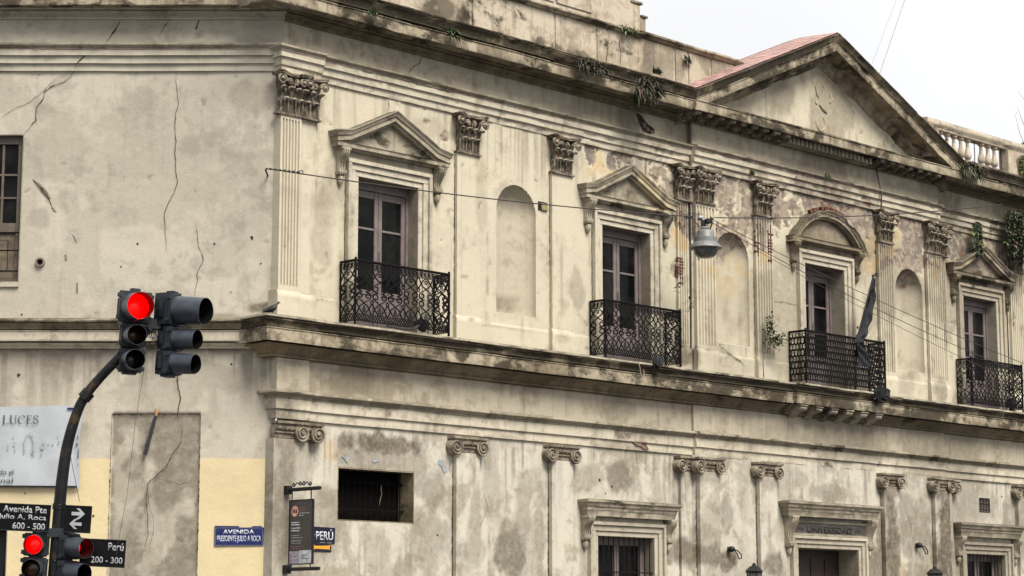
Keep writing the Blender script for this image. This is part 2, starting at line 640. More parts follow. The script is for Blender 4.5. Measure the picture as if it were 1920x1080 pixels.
M['enamel_dark'] = simple('navy_enamel', (.005, .006, .020), .4, spec=.3, var=.25, scale=12, rust=.3, rustcol=(.03, .02, .015))
M['enamel_white'] = simple('white_enamel', (.45, .47, .52), .35, var=.12)
M['yellow'] = simple('yellow_enamel', (.55, .26, .015), .35, var=.15)
M['banner'] = simple('banner_vinyl', (.34, .358, .385), .5, var=.07, scale=2.5)
M['ink'] = simple('banner_ink', (.05, .055, .065), .6)
M['ink2'] = simple('faded_ink', (.28, .30, .33), .6)
M['plate_grey'] = simple('charcoal_print', (.040, .036, .033), .5)
M['pink'] = simple('salmon_print', (.52, .25, .20), .5)
M['mauveprint'] = simple('mauve_print', (.25, .22, .26), .5)
M['paleprint'] = simple('pale_print', (.42, .435, .45), .5)
M['dimpink'] = simple('dim_pink_print', (.20, .085, .075), .5)
M['dimwhite'] = simple('dim_white_print', (.26, .25, .25), .5)
M['galv'] = simple('galvanised', (.145, .147, .147), .55, metal=.2, var=.2, scale=10, rust=.25, rustcol=(.22, .15, .09))
M['lampglass'] = simple('smoked_lamp_bowl', (.085, .085, .08), .12, var=.3)
M['cable'] = simple('cable', (.024, .020, .019), .6)
M['wire_grey'] = simple('grey_wire', (.42, .42, .43), .6)
M['flag'] = simple('faded_flag', (.024, .026, .030), .9, var=.4, scale=5, spec=.1)
M['leaf'] = simple('leaf_green', (.072, .112, .034), .6, var=.55, scale=8)
M['leaf_dark'] = simple('leaf_dark_green', (.022, .038, .013), .65, var=.6, scale=6)
M['leaf_dry'] = simple('leaf_dry', (.105, .070, .055), .8, var=.5, scale=8)
M['leaf_yel'] = simple('leaf_yellow_green', (.12, .135, .030), .6, var=.5, scale=8)
M['stem'] = simple('stem', (.10, .085, .055), .8)
M['pigeon'] = simple('pigeon_feathers', (.010, .0105, .012), .7, var=.4, scale=30)
M['beak'] = simple('pigeon_beak', (.06, .05, .045), .5)
M['char'] = simple('charred_batten', (.012, .010, .014), .7, var=.4)
M['orange'] = simple('rusty_orange', (.42, .19, .08), .8)
M['asphalt'] = simple('asphalt', (.05, .05, .052), .9, var=.25, scale=2.5, bump=.2, spec=.2)
M['bluepaint'] = simple('old_blue_paint', (.23, .245, .27), .9, var=.2)
M['paving'] = simple('paving', (.20, .19, .175), .9, var=.2, scale=3, bump=.2, spec=.2)
M['kerbstone'] = simple('kerbstone', (.26, .25, .235), .9, var=.2, scale=4, spec=.2)
M['roadpaint'] = simple('road_paint', (.60, .60, .57), .7, var=.15)
M['greenbox'] = simple('greenish_plate', (.20, .19, .075), .6, var=.3, scale=25)
M['panel_dark'] = simple('dark_inscription_panel', (.050, .043, .039), .9, var=.3, scale=14, bump=.3)
M['letter_dark'] = simple('inscription_letters', (.027, .023, .022), .9, var=.3)
M['vent'] = simple('vent_tile', (.06, .048, .040), .9, var=.4, scale=30, bump=.6)


def glass():
    m = NT('dark_window_glass')
    P = m.n('ShaderNodeNewGeometry').outputs['Position']
    f = m.noise(P, 1.6, 4)
    m.col(m.mix(m.mr(f, .35, .7), (.0025, .0027, .003), (.011, .011, .0105)))
    m.set(m.b, 'Roughness', m.mr(m.noise(P, 6, 5), .3, .7, .05, .22))
    m.set(m.b, 'Specular_IOR_Level', .09)
    return m.m


M['glass'] = glass()
# ================================================================ ground
def struct(name, mb, mat, world=FW, **k):
    return tag(mb.build(name, mat, None, world, **k), kind='structure')


struct('ground', MB().quad((-600, 300, -.02), (600, 300, -.02), (600, -1200, -.02), (-600, -1200, -.02)), M['asphalt'], smooth=0, fix=False)
struct('road', MB().quad((-300, 60, -.012), (300, 60, -.012), (300, -200, -.012), (-300, -200, -.012)), M['asphalt'], smooth=0, fix=False)
pv = MB()
e = lambda u, n: tuple((FR @ Vector((u, -n, 0)))[:2])
poly = [(-40, CY - 3.0), e(-1.25, 3.0), e(60, 3.0), e(60, -3), (CX, CY + 3), (-40, CY + 3)]
k = len(poly)
pv.v += [(x, y, z) for z in (-.01, .13) for x, y in poly]
pv.f += [tuple(range(k)), tuple(range(k, 2 * k))] + [(i, (i + 1) % k, k + (i + 1) % k, k + i) for i in range(k)]
struct('pavement', pv, M['paving'], smooth=0)
kb = MB()
for (a, b) in ((poly[0], poly[1]), (poly[1], poly[2])):
    d = (Vector(b) - Vector(a)).normalized()
    nn = Vector((d.y, -d.x)) * .16
    q = [a, b, (b[0] + nn.x, b[1] + nn.y), (a[0] + nn.x, a[1] + nn.y)]
    o = len(kb.v)
    kb.v += [(x, y, z) for z in (-.01, .126) for x, y in q]
    kb.f += [tuple(o + i for i in f) for f in ((0, 1, 2, 3), (4, 5, 6, 7), (0, 1, 5, 4), (1, 2, 6, 5), (2, 3, 7, 6), (3, 0, 4, 7))]
struct('kerb', kb, M['kerbstone'], smooth=0)
isl = MB()
isl.lathe([(2.6, -.01), (2.6, .12), (2.55, .135), (.01, .136)], (-5.2, -22.0, 0), 28)
struct('traffic_island', isl, M['paving'], smooth=30)
for i in range(9):
    struct('crossing_stripe', MB().box(-9 + i * 1.1, -8.45 + i * 1.1, -33.6, -30.6, -.011, -.004), M['roadpaint'], smooth=0)

# ================================================================ the corner building
B = thing('corner_building', 'weathered cream neoclassical corner building with wrought iron balconies and a triangular roof pediment', 'building', FL)
CEN = (11.46, 21.10)                     # the middle bay stands 12 cm proud
PR_ = .12
Z_LOW, Z_UP = 5.40, 11.74
WINS = (2.61, 9.41, 16.27, 23.07)


def prow(u):
    return np.where((u > CEN[0]) & (u < CEN[1]), PR_, 0.0)


# ---- what has worn off, grown or been painted where: fields over the facade (u, z)
GRIME_R = [(.12, 4.2, .30, 1.6, .75), (3.9, 4.3, .35, .5, .5), (1.1, 3.4, .5, .8, .4), (5.4, 4.4, .3, .9, .35), (6.75, 3.6, .25, 1.0, .5), (8.0, 4.6, .5, .3, .4), (10.4, 4.0, .25, .9, .3), (15.0, 5.0, .6, .2, .3), (2.4, 4.75, 1.0, .25, .6), (2.5, 5.02, .95, .26, .95), (3.3, 4.7, .5, .5, .5), (.2, 4.4, .3, 1.6, .45), (4.9, 3.6, .22, .9, .45), (5.9, 3.05, .55, .5, .8), (6.3, 3.9, .3, .8, .45),
           (8.2, 3.0, .3, .7, .35), (9.2, 4.75, .5, .35, .75), (8.4, 4.75, .4, .3, .45), (10.5, 3.15, .5, .25, .75), (11.4, 3.2, .9, .3, .85), (12.6, 3.1, .4, .3, .9), (12.45, 4.1, .22, .55, .5),
           (3.7, 3.2, .6, .5, .45), (14.2, 2.9, .4, .3, .6), (18.6, 3.6, .34, 1.2, .95), (18.25, 3.3, .2, 1.2, .8), (19.3, 4.4, .5, .6, .5), (20.9, 3.7, .45, 1.5, 1.0), (18.6, 4.9, .55, .25, .8), (20.8, 4.95, .6, .25, .85), (22.0, 5.0, .8, .25, .5), (21.9, 3.6, .25, .9, .6), (24.0, 3.8, .35, 1.2, .6), (13.85, 4.9, .5, .2, .5), (14.1, 3.0, .5, .3, .8), (17.9, 3.0, .3, .6, .8), (11.8, 4.9, .6, .18, .5), (16.2, 4.75, .7, .22, .5), (19.6, 2.8, .6, .4, .5), (16.4, 4.65, .5, .2, .6), (22.5, 4.4, .4, .5, .3),
           (24.7, 4.2, .4, .9, .6), (6.1, 8.1, .5, .28, .65), (6.05, 10.3, .45, .3, .3), (1.2, 9.9, .3, .5, .35), (.95, 8.9, .3, .8, .3), (7.9, 8.6, .3, .5, .4), (5.05, 10.0, .2, .8, .25),
           (11.1, 7.5, .35, .3, .85), (12.3, 7.6, .6, .3, .35), (19.4, 7.5, .5, .3, .3), (20.9, 7.5, .4, .4, .6), (14.5, 7.5, .3, .3, .3), (3.6, 11.3, .5, .25, .3),
           (9.6, 12.5, .5, .35, .6), (8.2, 12.4, .8, .3, .4), (11.2, 12.4, .5, .4, .5), (21.3, 12.4, .9, .4, .55), (15.5, 12.3, 1.2, .25, .4), (19.5, 12.3, 1.0, .3, .4),
           (4.0, 13.75, .55, .34, 1.3), (4.6, 13.68, .35, .25, 1.2), (6.75, 13.62, .28, .22, 1.2), (7.3, 13.58, .28, .22, 1.2), (8.0, 13.55, .5, .2, 1.0), (10.2, 14.0, .25, .5, .8), (10.9, 13.9, .5, .5, .5), (12.4, 14.2, .8, .4, .6), (9.9, 14.8, .35, .5, .8),
           (13.8, 11.1, .3, .6, .7), (24.2, 11.2, .9, 1.0, .6), (22.0, 6.1, .8, .3, .3), (1.6, 6.2, .7, .3, .45), (9.0, 6.2, .8, .25, .35), (14.5, 6.0, 1.0, .2, .3), (20.8, 5.7, .25, .6, .6)]
LOSS_R = [(12.85, 10.25, .62, .42, 1.25), (19.75, 10.15, .6, .22, 1.1), (11.9, 10.2, .5, .5, .7), (14.1, 11.2, .6, .4, .7), (13.2, 11.3, .3, .3, .6), (4.1, 11.2, .35, .3, .55), (3.7, 11.45, .3, .15, .45), (1.0, 12.05, .30, .10, .75), (9.2, 5.62, .42, .12, 1.0), (9.75, 5.48, .35, .1, .9), (9.9, 5.2, .2, .14, .6), (2.6, 5.6, .12, .08, .9), (2.1, 5.68, .14, .05, .8), (18.25, 5.52, .07, .12, 1.1),
          (12.5, 7.5, .5, .16, .5), (1.62, 10.98, .1, .1, .3), (20.9, 7.5, .25, .2, .5), (11.0, 9.4, .25, .5, .7), (10.9, 10.3, .3, .5, .6), (20.1, 10.5, .4, .3, .6), (21.4, 9.6, .2, .8, .45), (24.6, 9.5, .4, 1.2, .5)]
ZL_U = [0, 7.7, 8.2, 9.6, 10.9, 11.5, 12.5, 13.3, 14.3, 15.0, 16.2, 17.4, 18.3, 19.2, 20.3, 21.4, 22.5, 24, 32]
ZL_Z = [14, 14, 11.05, 11.0, 10.3, 9.45, 9.35, 9.55, 10.1, 10.8, 11.0, 10.7, 9.9, 10.2, 10.2, 10.4, 11.0, 10.2, 10.0]


def blobs(U, Z, lst, f):
    g = np.zeros_like(U)
    for (a, b, ra, rb, amt) in lst:
        q = np.exp(-((U - a) / ra) ** 2 - ((Z - b) / rb) ** 2)
        g = np.maximum(g, amt * sst(.22, .62, q + (f - .5) * 1.15))
    return g


def wear_right(U, Z):
    U, Z = np.asarray(U, float), np.asarray(Z, float)
    f1 = fbm(U * 1.5, Z * 1.5, 11, 5)
    f2 = fbm(U * 4.2, Z * 4.2, 31, 5, .6)
    f3 = fbm(U * 1.1 + 40, Z * 1.1, 51, 5)
    f = f1 * .5 + f2 * .5
    grime = blobs(U, Z, GRIME_R, fbm(U * 2.6, Z * 2.0, 71, 5, .62))
    broad = fbm(U * .75, Z * .65, 81, 6, .62)
    grime = np.maximum(grime, .34 * sst(.53, .59, broad) * (Z < 5.4))
    grime = np.maximum(grime, .5 * sst(.47, .60, fbm(U * .6, Z * .5, 85, 6, .6)) * sst(9, 16, U))
    drip = fbm(U * 8, Z * .22, 95, 5)
    grime = np.maximum(grime, .60 * sst(.50, .66, drip) * sst(3.6, 5.2, Z) * (Z < 5.36) * sst(.40, .52, f1))
    grime = np.maximum(grime, .45 * sst(.52, .68, drip) * sst(10.2, 11.5, Z) * (Z < 11.75))
    run = fbm(U * 7, Z * .35, 91, 4)
    grime = np.maximum(grime, .5 * sst(.56, .75, run) * sst(.45, .6, f1))
    zl = np.interp(U, ZL_U, ZL_Z)
    env = sst(-.45, .40, Z - zl) * (Z < 11.73 + .5 * sst(14.6, 15.4, U) * sst(18.4, 17.6, U))
    thr = .96 - .505 * env
    loss = sst(0, .03, f - thr)
    for (a, b, ra, rb, amt) in LOSS_R:
        q = np.exp(-((U - a) / ra) ** 2 - ((Z - b) / rb) ** 2)
        loss = np.maximum(loss, sst(.55, .62, amt * q + (f2 - .5) * .9))
    loss = np.maximum(loss, .7 * sst(.765, .78, f2) * (Z > 7))
    env2 = sst(-.9, .2, Z - zl) * (Z < 11.73)
    och = .75 * sst(.50, .56, f3 - (.45 - .45 * env2) * 1.2) * env2
    och = np.maximum(och, .55 * blobs(U, Z, [(1.25, 4.85, .18, .22, .9), (12.75, 9.2, .6, .3, .9), (13.0, 10.2, .3, .7, .9), (19.0, 2.9, .3, .3, .7), (16.6, 14.7, .35, .22, .5)], f2))
    return grime, loss, och * (1 - loss)


GRIME_L = [(-1.6, 11.2, 1.0, .5, .16), (-.6, 11.3, .5, .35, .35), (-2.3, 9.6, 1.2, .9, .2), (-.2, 7.35, .5, .12, .9), (-1.0, 7.2, .4, .08, .5), (-2.5, 2.9, .5, 1.2, .4), (-1.9, 3.5, .5, .5, .3), (-2.7, 4.2, .3, .5, .4), (-4.4, 9.0, .25, .25, .35), (-.2, 4.6, .25, .8, .25), (-4.2, 6.3, 1.2, .25, .3), (-1.0, 6.1, 1.2, .3, .3), (-2.9, 10.3, .6, .8, .18), (-2.9, 12.6, 1.2, .12, .3)]


def wear_left(U, Z):
    U, Z = np.asarray(U, float), np.asarray(Z, float)
    f2 = fbm(U * 4.2, Z * 4.2, 131, 5, .6)
    g = blobs(U, Z, GRIME_L, fbm(U * 2.4, Z * 2.2, 171, 5, .62))
    mott = fbm(U * .9, Z * 1.2, 191, 6, .6)
    g = np.maximum(g, .26 * sst(.46, .60, mott))
    g = np.maximum(g, 0.16 * sst(.50, .58, fbm(U * 1.7 + 9, Z * .8, 197, 6, .6)) * (Z > 7))
    patch = sst(-2.97, -2.93, U) * sst(-1.36, -1.40, U) * (Z < 5.43)
    g = np.maximum(g, patch * (.12 + .62 * sst(.42, .58, fbm(U * 1.4, Z * 1.0, 211, 6, .6) + .10 * sst(3.6, 5.2, Z))))
    edge = patch * np.maximum.reduce([sst(-2.80, -2.95, U), sst(-1.5, -1.38, U), sst(5.25, 5.43, Z)])
    g = np.maximum(g, edge * sst(.35, .6, f2) * .85)
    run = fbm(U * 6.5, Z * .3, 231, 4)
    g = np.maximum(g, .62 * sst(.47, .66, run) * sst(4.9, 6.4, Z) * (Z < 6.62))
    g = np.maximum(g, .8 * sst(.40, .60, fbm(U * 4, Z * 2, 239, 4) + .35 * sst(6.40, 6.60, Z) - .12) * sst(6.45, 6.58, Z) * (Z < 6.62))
    wob = .03 * (fbm(U * 6, Z * 0, 251, 4) - .5)
    cream = sst(4.635, 4.615, Z + wob) * ((U < -2.955) | ((U > -1.365) & (U < -.035)))
    loss = sst(.775, .79, f2) * .5
    for (a, b, ra, rb, amt) in [(-1.0, 11.35, .28, .2, .62), (-2.5, 12.55, .5, .2, .5), (-1.55, 12.5, .12, .2, .7), (-2.0, 12.75, .2, .12, .6)]:
        q = np.exp(-((U - a) / ra) ** 2 - ((Z - b) / rb) ** 2)
        loss = np.maximum(loss, sst(.55, .6, amt * q + (f2 - .5) * 1.0) * .7)
    return g * (1 - .72 * cream), loss * (1 - cream), cream * (.97 - .14 * sst(.45, .65, fbm(U * 2.2, Z * 1.4, 261, 5)))


def wall(name, mat, frame, u0, u1, z0, z1, du, holes=(), arches=(), nfun=None, wear=None, extra=(), amp=.012):
    us = list(np.arange(u0, u1 + 1e-6, du))
    zs = list(np.arange(z0, z1 + 1e-6, du))

    def ins(a, v):
        i = int(np.argmin([abs(q - v) for q in a]))
        if abs(a[i] - v) < du * .5:
            a[i] = v
        else:
            a.append(v)
            a.sort()
    for (a, b, c, d) in holes:
        ins(us, a), ins(us, b), ins(zs, c), ins(zs, d)
    for (uc, r, zb, zt) in arches:
        ins(us, uc - r), ins(us, uc + r), ins(zs, zb)
    for q in extra:
        us.append(q)
    us = sorted(set(us))
    if zs[-1] < z1 - 1e-6:
        zs.append(z1)
    U, Z = np.meshgrid(np.array(us), np.array(zs), indexing='ij')
    U, Z = U.copy(), Z.copy()
    near = np.full(U.shape, 9.0)
    for (a, b, c, d) in holes:
        dd = np.maximum.reduce([a - U, U - b, c - Z, Z - d, np.zeros_like(U) - 9])
        near = np.minimum(near, np.abs(dd))
    for (uc, r, zb, zt) in arches:
        zc = zt - r
        dx, dz = U - uc, Z - zc
        R = np.hypot(dx, dz)
        up = dz > 0
        cl = up & (np.abs(R - r) < du * .62)
        s = np.where(cl, r / np.maximum(R, 1e-6), 1)
        U, Z = np.where(cl, uc + dx * s, U), np.where(cl, zc + dz * s, Z)
        inner = np.where(Z > zc, np.hypot(U - uc, Z - zc) - r, np.maximum(np.abs(U - uc) - r, zb - Z))
        near = np.minimum(near, np.abs(inner))
    w = wear(U.ravel(), Z.ravel())
    loss = w[1].reshape(U.shape)
    fade = sst(.0, .12, near)
    n = amp * (fbm(U * .7, Z * .7, 301, 3) - .5) * 2 + .006 * (fbm(U * 6, Z * 6, 321, 3) - .5)
    n = n - .022 * loss + .012 * loss * (fbm(U * 11, Z * 11, 341, 3) - .5) * 2
    n = n * fade
    if nfun is not None:
        n = n + nfun(U, Z)
    nu, nz = U.shape
    idx = np.arange(nu * nz).reshape(nu, nz)
    uc_ = (U[:-1, :-1] + U[1:, 1:] + U[1:, :-1] + U[:-1, 1:]) / 4
    zc_ = (Z[:-1, :-1] + Z[1:, 1:] + Z[1:, :-1] + Z[:-1, 1:]) / 4
    keep = np.ones(uc_.shape, bool)
    for (a, b, c, d) in holes:
        keep &= ~((uc_ > a) & (uc_ < b) & (zc_ > c) & (zc_ < d))
    for (uc, r, zb, zt) in arches:
        zc = zt - r
        ins_ = (np.abs(uc_ - uc) < r) & (zc_ > zb) & ((zc_ < zc) | (np.hypot(uc_ - uc, zc_ - zc) < r * .995))
        keep &= ~ins_
    F = np.stack([idx[:-1, :-1], idx[1:, :-1], idx[1:, 1:], idx[:-1, 1:]], -1)[keep]
    me = bpy.data.meshes.new(name)
    V = np.stack([U.ravel(), -n.ravel(), Z.ravel()], -1)
    me.vertices.add(len(V))
    me.vertices.foreach_set('co', V.ravel())
    me.loops.add(F.size)
    me.loops.foreach_set('vertex_index', F.ravel())
    me.polygons.add(len(F))
    me.polygons.foreach_set('loop_start', np.arange(0, F.size, 4))
    me.update(calc_edges=True)
    me.polygons.foreach_set('use_smooth', [True] * len(F))
    me.materials.append(mat)
    paint(me, w)
    return link(bpy.data.objects.new(name, me), B, frame)


# openings (u0, u1, z0, z1)
OPEN_UP = [(c - .765, c + .765, 7.16, 10.05) for c in WINS]
OPEN_SMALL = (1.46, 3.32, 3.59, 4.54)
OPEN_LOW = [(9.33 - .88, 9.33 + .88, 1.0, 3.5), (16.17 - 1.155, 16.17 + 1.155, .14, 3.43), (22.95 - .88, 22.95 + .88, 1.0, 3.47)]
VENT = (22.73, 23.24, 4.53, 4.90)
NICHE = [(6.09, .565, 7.86, 10.52), (12.83, .60, 7.88, 10.42), (19.74, .58, 7.88, 10.42)]
cen2 = (CEN[0] - .001, CEN[0] + .001, CEN[1] - .001, CEN[1] + .001)
U1 = 32.0
W_UP = wall('wall', M['wall_r'], FR, 0, U1, 7.10, 11.76, .031, OPEN_UP, NICHE, lambda U, Z: prow(U), wear_right, cen2)
W_LO = wall('wall', M['wall_low'], FR, 0, U1, 0.1, 5.42, .034, [OPEN_SMALL, VENT] + OPEN_LOW, (), lambda U, Z: prow(U), wear_right, cen2)
LWIN = (-7.6, -4.745, 7.83, 10.55)
LDOOR = (-7.4, -4.775, .14, 3.35)
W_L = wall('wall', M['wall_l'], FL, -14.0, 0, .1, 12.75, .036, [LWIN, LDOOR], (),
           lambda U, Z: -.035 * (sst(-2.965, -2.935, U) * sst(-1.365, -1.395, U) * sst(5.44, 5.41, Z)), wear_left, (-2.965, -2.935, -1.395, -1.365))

# ---- body behind the facades (closes the house; nothing of it shows but the roof edge)
body = MB()
bp = [(CX - 14, CY + .45), (CX + .1, CY + .45), tuple((FR @ Vector((.3, .45, 0)))[:2]), tuple((FR @ Vector((U1, .45, 0)))[:2]), tuple((FR @ Vector((U1, 12, 0)))[:2]), (CX - 14, CY + 34)]
o = len(bp)
off = [(x - CX, y - CY) for x, y in bp]
body.v = [(x, y, z) for z in (12.9, 13.2) for x, y in off]
body.f = [tuple(range(o)), tuple(range(o, 2 * o))] + [(i, (i + 1) % o, o + (i + 1) % o, o + i) for i in range(o)]
body.build('roof_slab', M['frieze'], B, FL, smooth=0)
side = MB().box(U1 - .02, U1 + .3, -12, .02, .1, 13)
side.build('side_wall', M['wall_low'], B, FR, smooth=0)
MB().box(-14.3, -13.98, -12, .02, .1, 13).build('side_wall', M['wall_low'], B, FL, smooth=0)

# ---- entablatures, ledges: real mouldings run along both facades, mitred at the obtuse corner
MIT = math.tan(math.radians(22.5))


def backed(prof, d):
    return [(n if n > .005 else -d, z) for n, z in prof]


def shift(prof, d):
    return [(n + d if n > .005 else n, z) for n, z in prof]


ARCH = [(0, 11.71), (.04, 11.71), (.04, 11.84), (.085, 11.845), (.085, 11.98), (.13, 11.985), (.13, 12.095), (0, 12.096)]
ARCC = [(0, 12.095), (.14, 12.096), (.145, 12.115), (.135, 12.12), (.16, 12.145), (.20, 12.165), (.205, 12.20), (.03, 12.235), (0, 12.236)]
FRZ = [(0, 12.23), (.032, 12.23), (.032, 12.705), (0, 12.705)]
BED = [(0, 12.70), (.075, 12.70), (.08, 12.72), (.05, 12.725), (.06, 12.76), (.13, 12.80), (.17, 12.81), (.17, 12.83), (.13, 12.832), (.13, 12.845), (.25, 12.86), (.25, 12.884), (0, 12.886)]
CORONA = [(0, 12.885), (.33, 12.884), (.34, 12.90), (.54, 12.90), (.545, 12.858), (.595, 12.855), (.60, 12.87), (.60, 13.055), (.62, 13.06), (.62, 13.075), (.54, 13.078), (.54, 13.10), (0, 13.10)]
CYMA = [(0, 13.099), (.61, 13.10), (.63, 13.115), (.62, 13.13), (.635, 13.18), (.665, 13.245), (.705, 13.28), (.705, 13.295), (.67, 13.298), (.67, 13.306), (.72, 13.308), (.72, 13.338), (0, 13.43)]
segs_up = [(-.10, .84, .07, 0), (.84, CEN[0], 0, 0), (CEN[0], CEN[1], PR_, 0), (CEN[1], U1, 0, 0)]
for i, (a, b, d, _) in enumerate(segs_up):
    MB().run(shift(ARCH, d), a if i else 0.0, b, ret0=.25 if i == 0 else None, seed=400 + i, chip=.022, jit=.006, step=.07, sub=.045).build('architrave', M['trim'], B, FR, wear=wear_right)
    MB().run(shift(ARCC, d), a if i else 0.0, b, ret0=.25 if i == 0 else None, seed=405 + i, chip=.02, jit=.006, step=.07, sub=.045).build('architrave_crown', M['hood'], B, FR, wear=wear_right)
    if i:
        a2 = 0 if i == 1 else a
        MB().run(shift(FRZ, d), a2, b, seed=410 + i, jit=.003, skew0=-MIT if i == 1 else 0, step=.07).build('frieze', M['frieze'], B, FR, wear=wear_right)
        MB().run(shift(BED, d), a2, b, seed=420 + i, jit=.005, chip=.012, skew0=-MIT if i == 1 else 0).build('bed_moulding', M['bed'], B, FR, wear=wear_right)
CORN_L = -.92
MB().run(CORONA, -.25, 11.0, ret0=1.0, seed=431, chip=.035, jit=.008).build('cornice', M['cornice'], B, FR)
MB().run(CYMA, -.25, 11.0, ret0=1.0, seed=432, chip=.05, jit=.012).build('gutter_moulding', M['cyma'], B, FR)
MB().run(shift(CORONA, .085), 11.0, 21.42, seed=433, chip=.03, jit=.006).build('cornice', M['cornice'], B, FR)
MB().run([(0, 13.10), (.60, 13.101), (.62, 13.12), (0, 13.2)], 11.2, 21.2, seed=434, chip=.01).build('cornice_flashing', M['hood'], B, FR)
MB().run(CORONA, 21.42, U1, seed=435, chip=.035, jit=.008).build('cornice', M['cornice'], B, FR)
MB().run(CYMA, 21.42, U1, seed=436, chip=.05, jit=.012).build('gutter_moulding', M['cyma'], B, FR)
# left facade: the same orders, shallower cornice
L0 = -14.0
MB().run(ARCH, L0, 0, seed=441, jit=.004, chip=.006, skew1=MIT, zfun=lambda u: .045).build('architrave', M['wall_l'], B, FL, wear=wear_left)
MB().run(ARCC, L0, 0, seed=449, jit=.004, chip=.008, skew1=MIT, zfun=lambda u: .045).build('architrave_crown', M['hood'], B, FL)
MB().run(FRZ, L0, 0, seed=442, jit=.002, skew1=MIT, zfun=lambda u: .045).build('frieze', M['wall_l'], B, FL, wear=wear_left)
MB().run([(n, z + .03) for n, z in BED], L0, 0, seed=443, jit=.004, skew1=MIT).build('bed_moulding', M['trim'], B, FL)
MB().run([(0, 12.905), (.40, 12.90), (.42, 12.885), (.44, 12.9), (.44, 13.1), (.52, 13.3), (.52, 13.34), (0, 13.42)], L0, -.2, seed=444, jit=.008, chip=.02).build('cornice', M['cornice'], B, FL)

# first floor ledge
LB = [(0, 6.425), (.04, 6.425), (.04, 6.44), (.12, 6.445), (.125, 6.475), (.095, 6.48), (.12, 6.53), (.18, 6.585), (.27, 6.625), (.325, 6.632), (.33, 6.655), (.20, 6.66), (.20, 6.70), (0, 6.702)]
LC = [(0, 6.701), (.33, 6.70), (.33, 6.69), (.425, 6.688), (.425, 6.665), (.455, 6.665), (.46, 6.69), (.46, 6.885), (.475, 6.89), (.475, 6.905), (.37, 6.908), (.37, 6.93), (0, 6.931)]
LY = [(0, 6.93), (.45, 6.931), (.455, 6.955), (.445, 6.965), (.455, 6.995), (.485, 7.035), (.515, 7.05), (.515, 7.068), (.44, 7.07), (.44, 7.08), (0, 7.081)]
LT = [(0, 7.08), (.53, 7.081), (.54, 7.09), (.54, 7.12), (.53, 7.132), (0, 7.175)]
led = [(-.17, 14.55, 0), (14.55, 18.10, .10), (18.10, U1, 0)]
for i, (a, b, d) in enumerate(led):
    dd = lambda p: shift(p, d)
    r0 = .62 if i == 0 else None
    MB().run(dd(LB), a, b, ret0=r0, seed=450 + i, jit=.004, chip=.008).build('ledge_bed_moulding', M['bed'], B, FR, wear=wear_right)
    MB().run(dd(LC), a, b, ret0=r0, seed=453 + i, jit=.006, chip=.02).build('ledge_fascia', M['ledge'], B, FR)
    MB().run(dd(LY), a, b, ret0=r0, seed=456 + i, jit=.008, chip=.03).build('ledge_gutter_moulding', M['cyma'], B, FR)
    MB().run(dd(LT), a, b, ret0=r0, seed=459 + i, jit=.008, chip=.03).build('ledge_cap', M['hood'], B, FR)
MB().run([(0, 6.60), (.06, 6.60), (.07, 6.625), (.13, 6.655), (.14, 6.69), (.03, 6.692), (.03, 6.712), (.23, 6.714), (.235, 6.735), (.21, 6.74), (.21, 6.885), (.225, 6.89), (.225, 6.903), (.05, 6.905), (.05, 6.925), (0, 6.926)], L0, -.30, seed=462, jit=.004, chip=.012).build('ledge', M['trim'], B, FL)
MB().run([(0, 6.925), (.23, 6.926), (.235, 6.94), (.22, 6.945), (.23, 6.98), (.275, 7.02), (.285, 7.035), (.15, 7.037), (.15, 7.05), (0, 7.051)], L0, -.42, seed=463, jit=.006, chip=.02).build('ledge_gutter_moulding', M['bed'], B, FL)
MB().run([(0, 7.05), (.335, 7.051), (.345, 7.075), (.33, 7.105), (0, 7.16)], L0, -.42, seed=464, jit=.008, chip=.03).build('ledge_cap', M['cornice'], B, FL)

# ground floor frieze and architrave
LF = [(0, 5.86), (.03, 5.86), (.03, 6.43), (0, 6.43)]
LA = [(0, 5.335), (.045, 5.335), (.045, 5.505), (.085, 5.51), (.085, 5.705), (0, 5.706)]
LAC = [(0, 5.705), (.10, 5.706), (.105, 5.725), (.095, 5.73), (.12, 5.765), (.175, 5.785), (.19, 5.79), (.195, 5.815), (.185, 5.84), (.04, 5.865), (0, 5.866)]
for i, (a, b, d) in enumerate([(.0, .66, .07), (.66, CEN[0], 0), (CEN[0], CEN[1], .08), (CEN[1], U1, 0)]):
    r0 = .3 if i == 0 else None
    MB().run(shift(LA, d), a, b, ret0=r0, seed=470 + i, jit=.004, chip=.01, step=.07, sub=.045).build('lower_architrave', M['trim'], B, FR, wear=wear_right)
    MB().run(shift(LAC, d), a, b, ret0=r0, seed=485 + i, jit=.005, chip=.012, step=.07, sub=.045).build('lower_architrave_crown', M['hood'], B, FR, wear=wear_right)
    MB().run(shift(LF, d * .8), a, b, ret0=r0, seed=475 + i, jit=.003, step=.07).build('lower_frieze', M['frieze'], B, FR, wear=wear_right)
# plinth course of the upper floor
for a, b, d in ((.0, WINS[0] - .8, .03), (WINS[0] + .8, WINS[1] - .8, .03), (WINS[1] + .8, CEN[0], .03), (CEN[0], WINS[2] - .8, .15), (WINS[2] + .8, CEN[1], .15), (CEN[1], WINS[3] - .8, .03), (WINS[3] + .8, U1, .03)):
    d -= .017
    MB().run([(0, 7.12), (d, 7.12), (d, 7.625), (d - .004, 7.63), (0, 7.632)], a, b, seed=int(480 + a), jit=.003, step=.08).build('plinth_course', M['wall_r'], B, FR, wear=wear_right)


